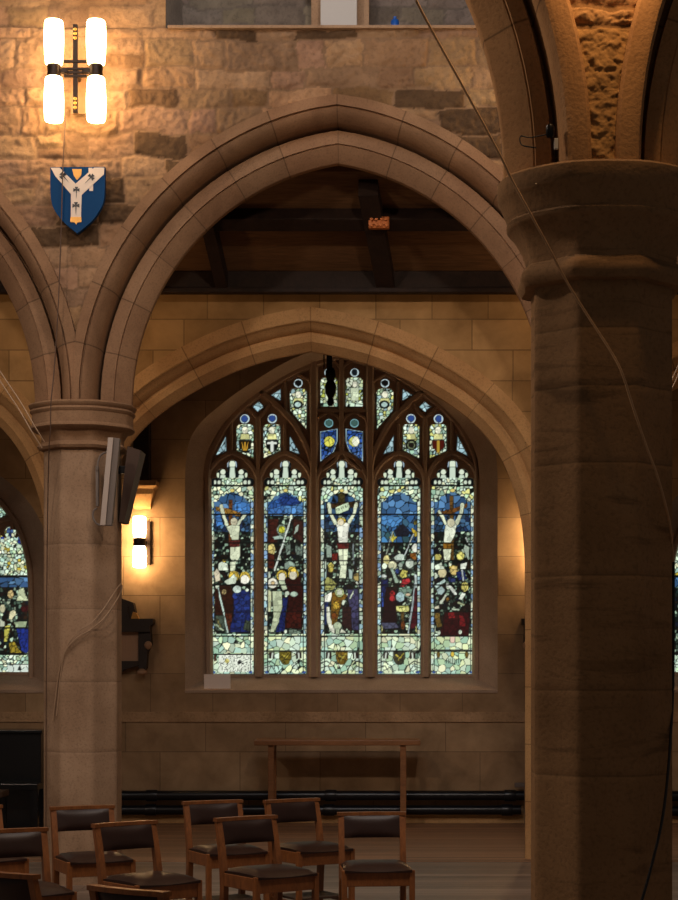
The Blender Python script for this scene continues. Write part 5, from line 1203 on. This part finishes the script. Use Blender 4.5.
# ------------------------------------------------------------------ chairs
def make_chair(label):
    r = empty('church_chair'); tag(r, label, 'chair', None)
    W_, Dp, zs, zt = .40, .40, .45, .80
    post_y = lambda z: .19 + (.0 if z < .45 else .075 * ((z - .45) / .35) ** 1.3)
    for s_ in (-1, 1):
        b = MB(); zz_ = [0.0, .2, .4, .5, .6, .7, zt - .015]
        v = []; f = []
        for i, z in enumerate(zz_):
            y = post_y(z) + (.03 * (1 - z / .4) if z < .4 else 0); w = .017; d = .021 if z < .5 else .021 - .007 * (z - .5) / .3
            cx = s_ * (W_ / 2 - .017)
            v += [(cx - w, y - d, z), (cx + w, y - d, z), (cx + w, y + d, z), (cx - w, y + d, z)]
        for i in range(len(zz_) - 1):
            for k in range(4): f.append((i * 4 + k, i * 4 + (k + 1) % 4, (i + 1) * 4 + (k + 1) % 4, (i + 1) * 4 + k))
        n = len(zz_); f += [(3, 2, 1, 0), tuple((n - 1) * 4 + k for k in range(4))]
        b.add(v, f); b.build('back_post', 'wood', r)
        MB().box((s_ * (W_ / 2 - .005), -Dp / 2 + .02, .25), (.032, .034, .50), .004).build('leg', 'wood', r)
        MB().box((s_ * (W_ / 2 - .012), 0, .455), (.02, Dp - .04, .075), .004).build('side_rail', 'wood', r)
        MB().box((s_ * (W_ / 2 - .012), 0, .165), (.016, Dp - .02, .026), .003).build('stretcher', 'wood', r)
    MB().box((0, -Dp / 2 + .02, .45), (W_ - .02, .02, .085), .004).build('front_rail', 'wood', r)
    MB().box((0, Dp / 2 - .01, .455), (W_ - .06, .02, .07), .004).build('back_rail', 'wood', r)
    MB().box((0, .0, .19), (W_ - .05, Dp - .12, .014), .003).build('book_shelf', 'dark_board', r)
    # dished seat pad, sagging front edge
    v = []; f = []; nx, ny = 12, 10
    for j in range(ny + 1):
        for i in range(nx + 1):
            x = (i / nx - .5); y = (j / ny - .5); e = max(abs(x), abs(y)) * 2
            z = .502 + .026 * (1 - e ** 6) - .010 * math.cos(math.pi * x) * (y < -.2) * (abs(y) - .2) / .3 + .008 * math.sin(math.pi * (y + .5))
            v.append((x * (W_ - .016) * (1 + .02 * -y), y * (Dp - .0) - .004, z))
    for j in range(ny):
        for i in range(nx): f.append((j * (nx + 1) + i, j * (nx + 1) + i + 1, (j + 1) * (nx + 1) + i + 1, (j + 1) * (nx + 1) + i))
    b = MB(); b.add(v, f); base = len(v)
    rim = [i for i in range(nx + 1)] + [(j) * (nx + 1) + nx for j in range(1, ny + 1)] + [ny * (nx + 1) + i for i in range(nx - 1, -1, -1)] + [j * (nx + 1) for j in range(ny - 1, 0, -1)]
    k = len(rim); b.v += [(v[i][0], v[i][1], .486) for i in rim]; b.t += [(1, 1, 1)] * k
    b.f += [(rim[i], rim[(i + 1) % k], base + (i + 1) % k, base + i) for i in range(k)]; b.f.append(tuple(base + i for i in range(k)))
    b.build('seat', 'leather', r, True)
    # padded backrest between the posts
    v = []; f = []; nx, nz = 12, 8
    for side in (-1, 1):
        for j in range(nz + 1):
            for i in range(nx + 1):
                x = (i / nx - .5); q = j / nz; z = .65 + q * .132; e = max(abs(x) * 2, abs(q - .5) * 2)
                y = post_y(z) + side * (.008 + .016 * (1 - e ** 4)) + .018 * (1 - (2 * x) ** 2) - .008
                v.append((x * (W_ - .068), y, z))
    n1 = (nx + 1) * (nz + 1)
    for s_ in (0, 1):
        for j in range(nz):
            for i in range(nx):
                q = (s_ * n1 + j * (nx + 1) + i, s_ * n1 + j * (nx + 1) + i + 1, s_ * n1 + (j + 1) * (nx + 1) + i + 1, s_ * n1 + (j + 1) * (nx + 1) + i); f.append(q if s_ == 0 else q[::-1])
    rim = [i for i in range(nx + 1)] + [j * (nx + 1) + nx for j in range(1, nz + 1)] + [nz * (nx + 1) + i for i in range(nx - 1, -1, -1)] + [j * (nx + 1) for j in range(nz - 1, 0, -1)]
    f += [(rim[(i + 1) % len(rim)], rim[i], n1 + rim[i], n1 + rim[(i + 1) % len(rim)]) for i in range(len(rim))]
    MB().add(v, f).build('backrest', 'leather', r, True)
    # curved top rail, overhanging the posts
    v = []; f = []; n = 16
    for i in range(n + 1):
        x = (i / n - .5); y = post_y(zt) + .022 * (1 - (2 * x) ** 2) - .006; w = W_ + .012
        v += [(x * w, y - .024, zt - .02), (x * w, y + .02, zt - .02), (x * w, y + .02, zt), (x * w, y - .024, zt)]
    for i in range(n):
        for k in range(4): f.append((i * 4 + k, i * 4 + (k + 1) % 4, (i + 1) * 4 + (k + 1) % 4, (i + 1) * 4 + k))
    f += [(3, 2, 1, 0), tuple(n * 4 + k for k in range(4))]
    MB().add(v, f).build('top_rail', 'wood', r)
    return r
# (rail centre x, rail top y, turn in degrees, label)
CH = [(371.5, 812, 6, 'brown leather oak chair standing alone, rightmost of the chairs'),
      (291.5, 799, 33, 'oak chair with leather seat in front of the left leg of the wall table'),
      (245.5, 816.5, 36, 'oak chair overlapping the two rear chairs left of the lone chair'),
      (212.5, 800.5, 27, 'oak chair in the back row, second from the left pillar'),
      (82, 806, 25, 'oak chair set directly in front of the left pillar'),
      (124.5, 822, 41, 'oak chair with brown leather back just in front of the chair at the pillar'),
      (10, 829, 30, 'oak chair at the left frame edge with its back cut by the frame'),
      (2, 871.5, 145, 'nearest oak chair in the bottom left corner, only its top rail and back showing'),
      (128, 888, 145, 'oak chair cut by the bottom edge, only its curved top rail showing'),
      (-30, 806, 33, 'oak chair mostly outside the left edge, only its seat corner showing')]
first = None
for i, (px, py, ang, lab) in enumerate(CH):
    Dd = (H - .80) * F / (py - HY)
    o = make_chair(lab) if first is None else copy_tree(first)
    first = first or o; o['label'] = lab; o['group'] = 'oak chairs with brown leather seats'
    a = math.radians(ang); x, y, z = P(px, py, Dd); off = Vector((-math.sin(a), math.cos(a))) * .26
    o.location = (x - off.x, y - off.y, 0); o.rotation_euler = (0, 0, a)

# ------------------------------------------------------------------ light
def lamp(name, typ, loc, energy, col, size=.2, rot=None, **k):
    l = bpy.data.lights.new(name, typ); l.energy = energy; l.color = col
    if typ == 'AREA': l.size = size; l.shape = 'RECTANGLE'; l.size_y = k.get('sy', size)
    elif typ == 'SPOT': l.shadow_soft_size = size; l.spot_size = k.get('spot', 1.0); l.spot_blend = .8
    else: l.shadow_soft_size = size
    o = bpy.data.objects.new(name, l); C.objects.link(o); o.location = loc
    if rot is not None: o.rotation_euler = rot
    return o
WARM = (1.0, .60, .27)
# lamps of the near arcade: one on the camera's side above each pillar, the others on its nave side
lamp('aisle_lamp', 'POINT', (NX + .02, 6.86, 4.72), 22, WARM, .06)
for x in (NX, NX - BAY, NX - 2 * BAY): lamp('nave_lamp', 'POINT', (x, 8.3, 6.2), 265, (1.0, .78, .60), .15)
for p_ in piers: lamp('passage_lamp', 'POINT', (p_, 14.56, 4.55), 7, (1.0, .62, .30), .08)
# daylight falling from the clerestory on the camera's side of the nave
lamp('clerestory_daylight', 'AREA', (-1.5, 7.6, 9.0), 165, (.97, .96, 1.0), 6.0, (math.radians(32), 0, 0), sy=1.5)
w = bpy.data.worlds.new('World'); SC.world = w; w.use_nodes = True
bg = w.node_tree.nodes['Background']; bg.inputs[0].default_value = (.56, .47, .40, 1); bg.inputs[1].default_value = .11

vs = SC.view_settings; vs.view_transform = 'Standard'; vs.look = 'None'; vs.gamma = 1.0; vs.exposure = 0.0
try: vs.use_curve_mapping = False
except Exception: pass
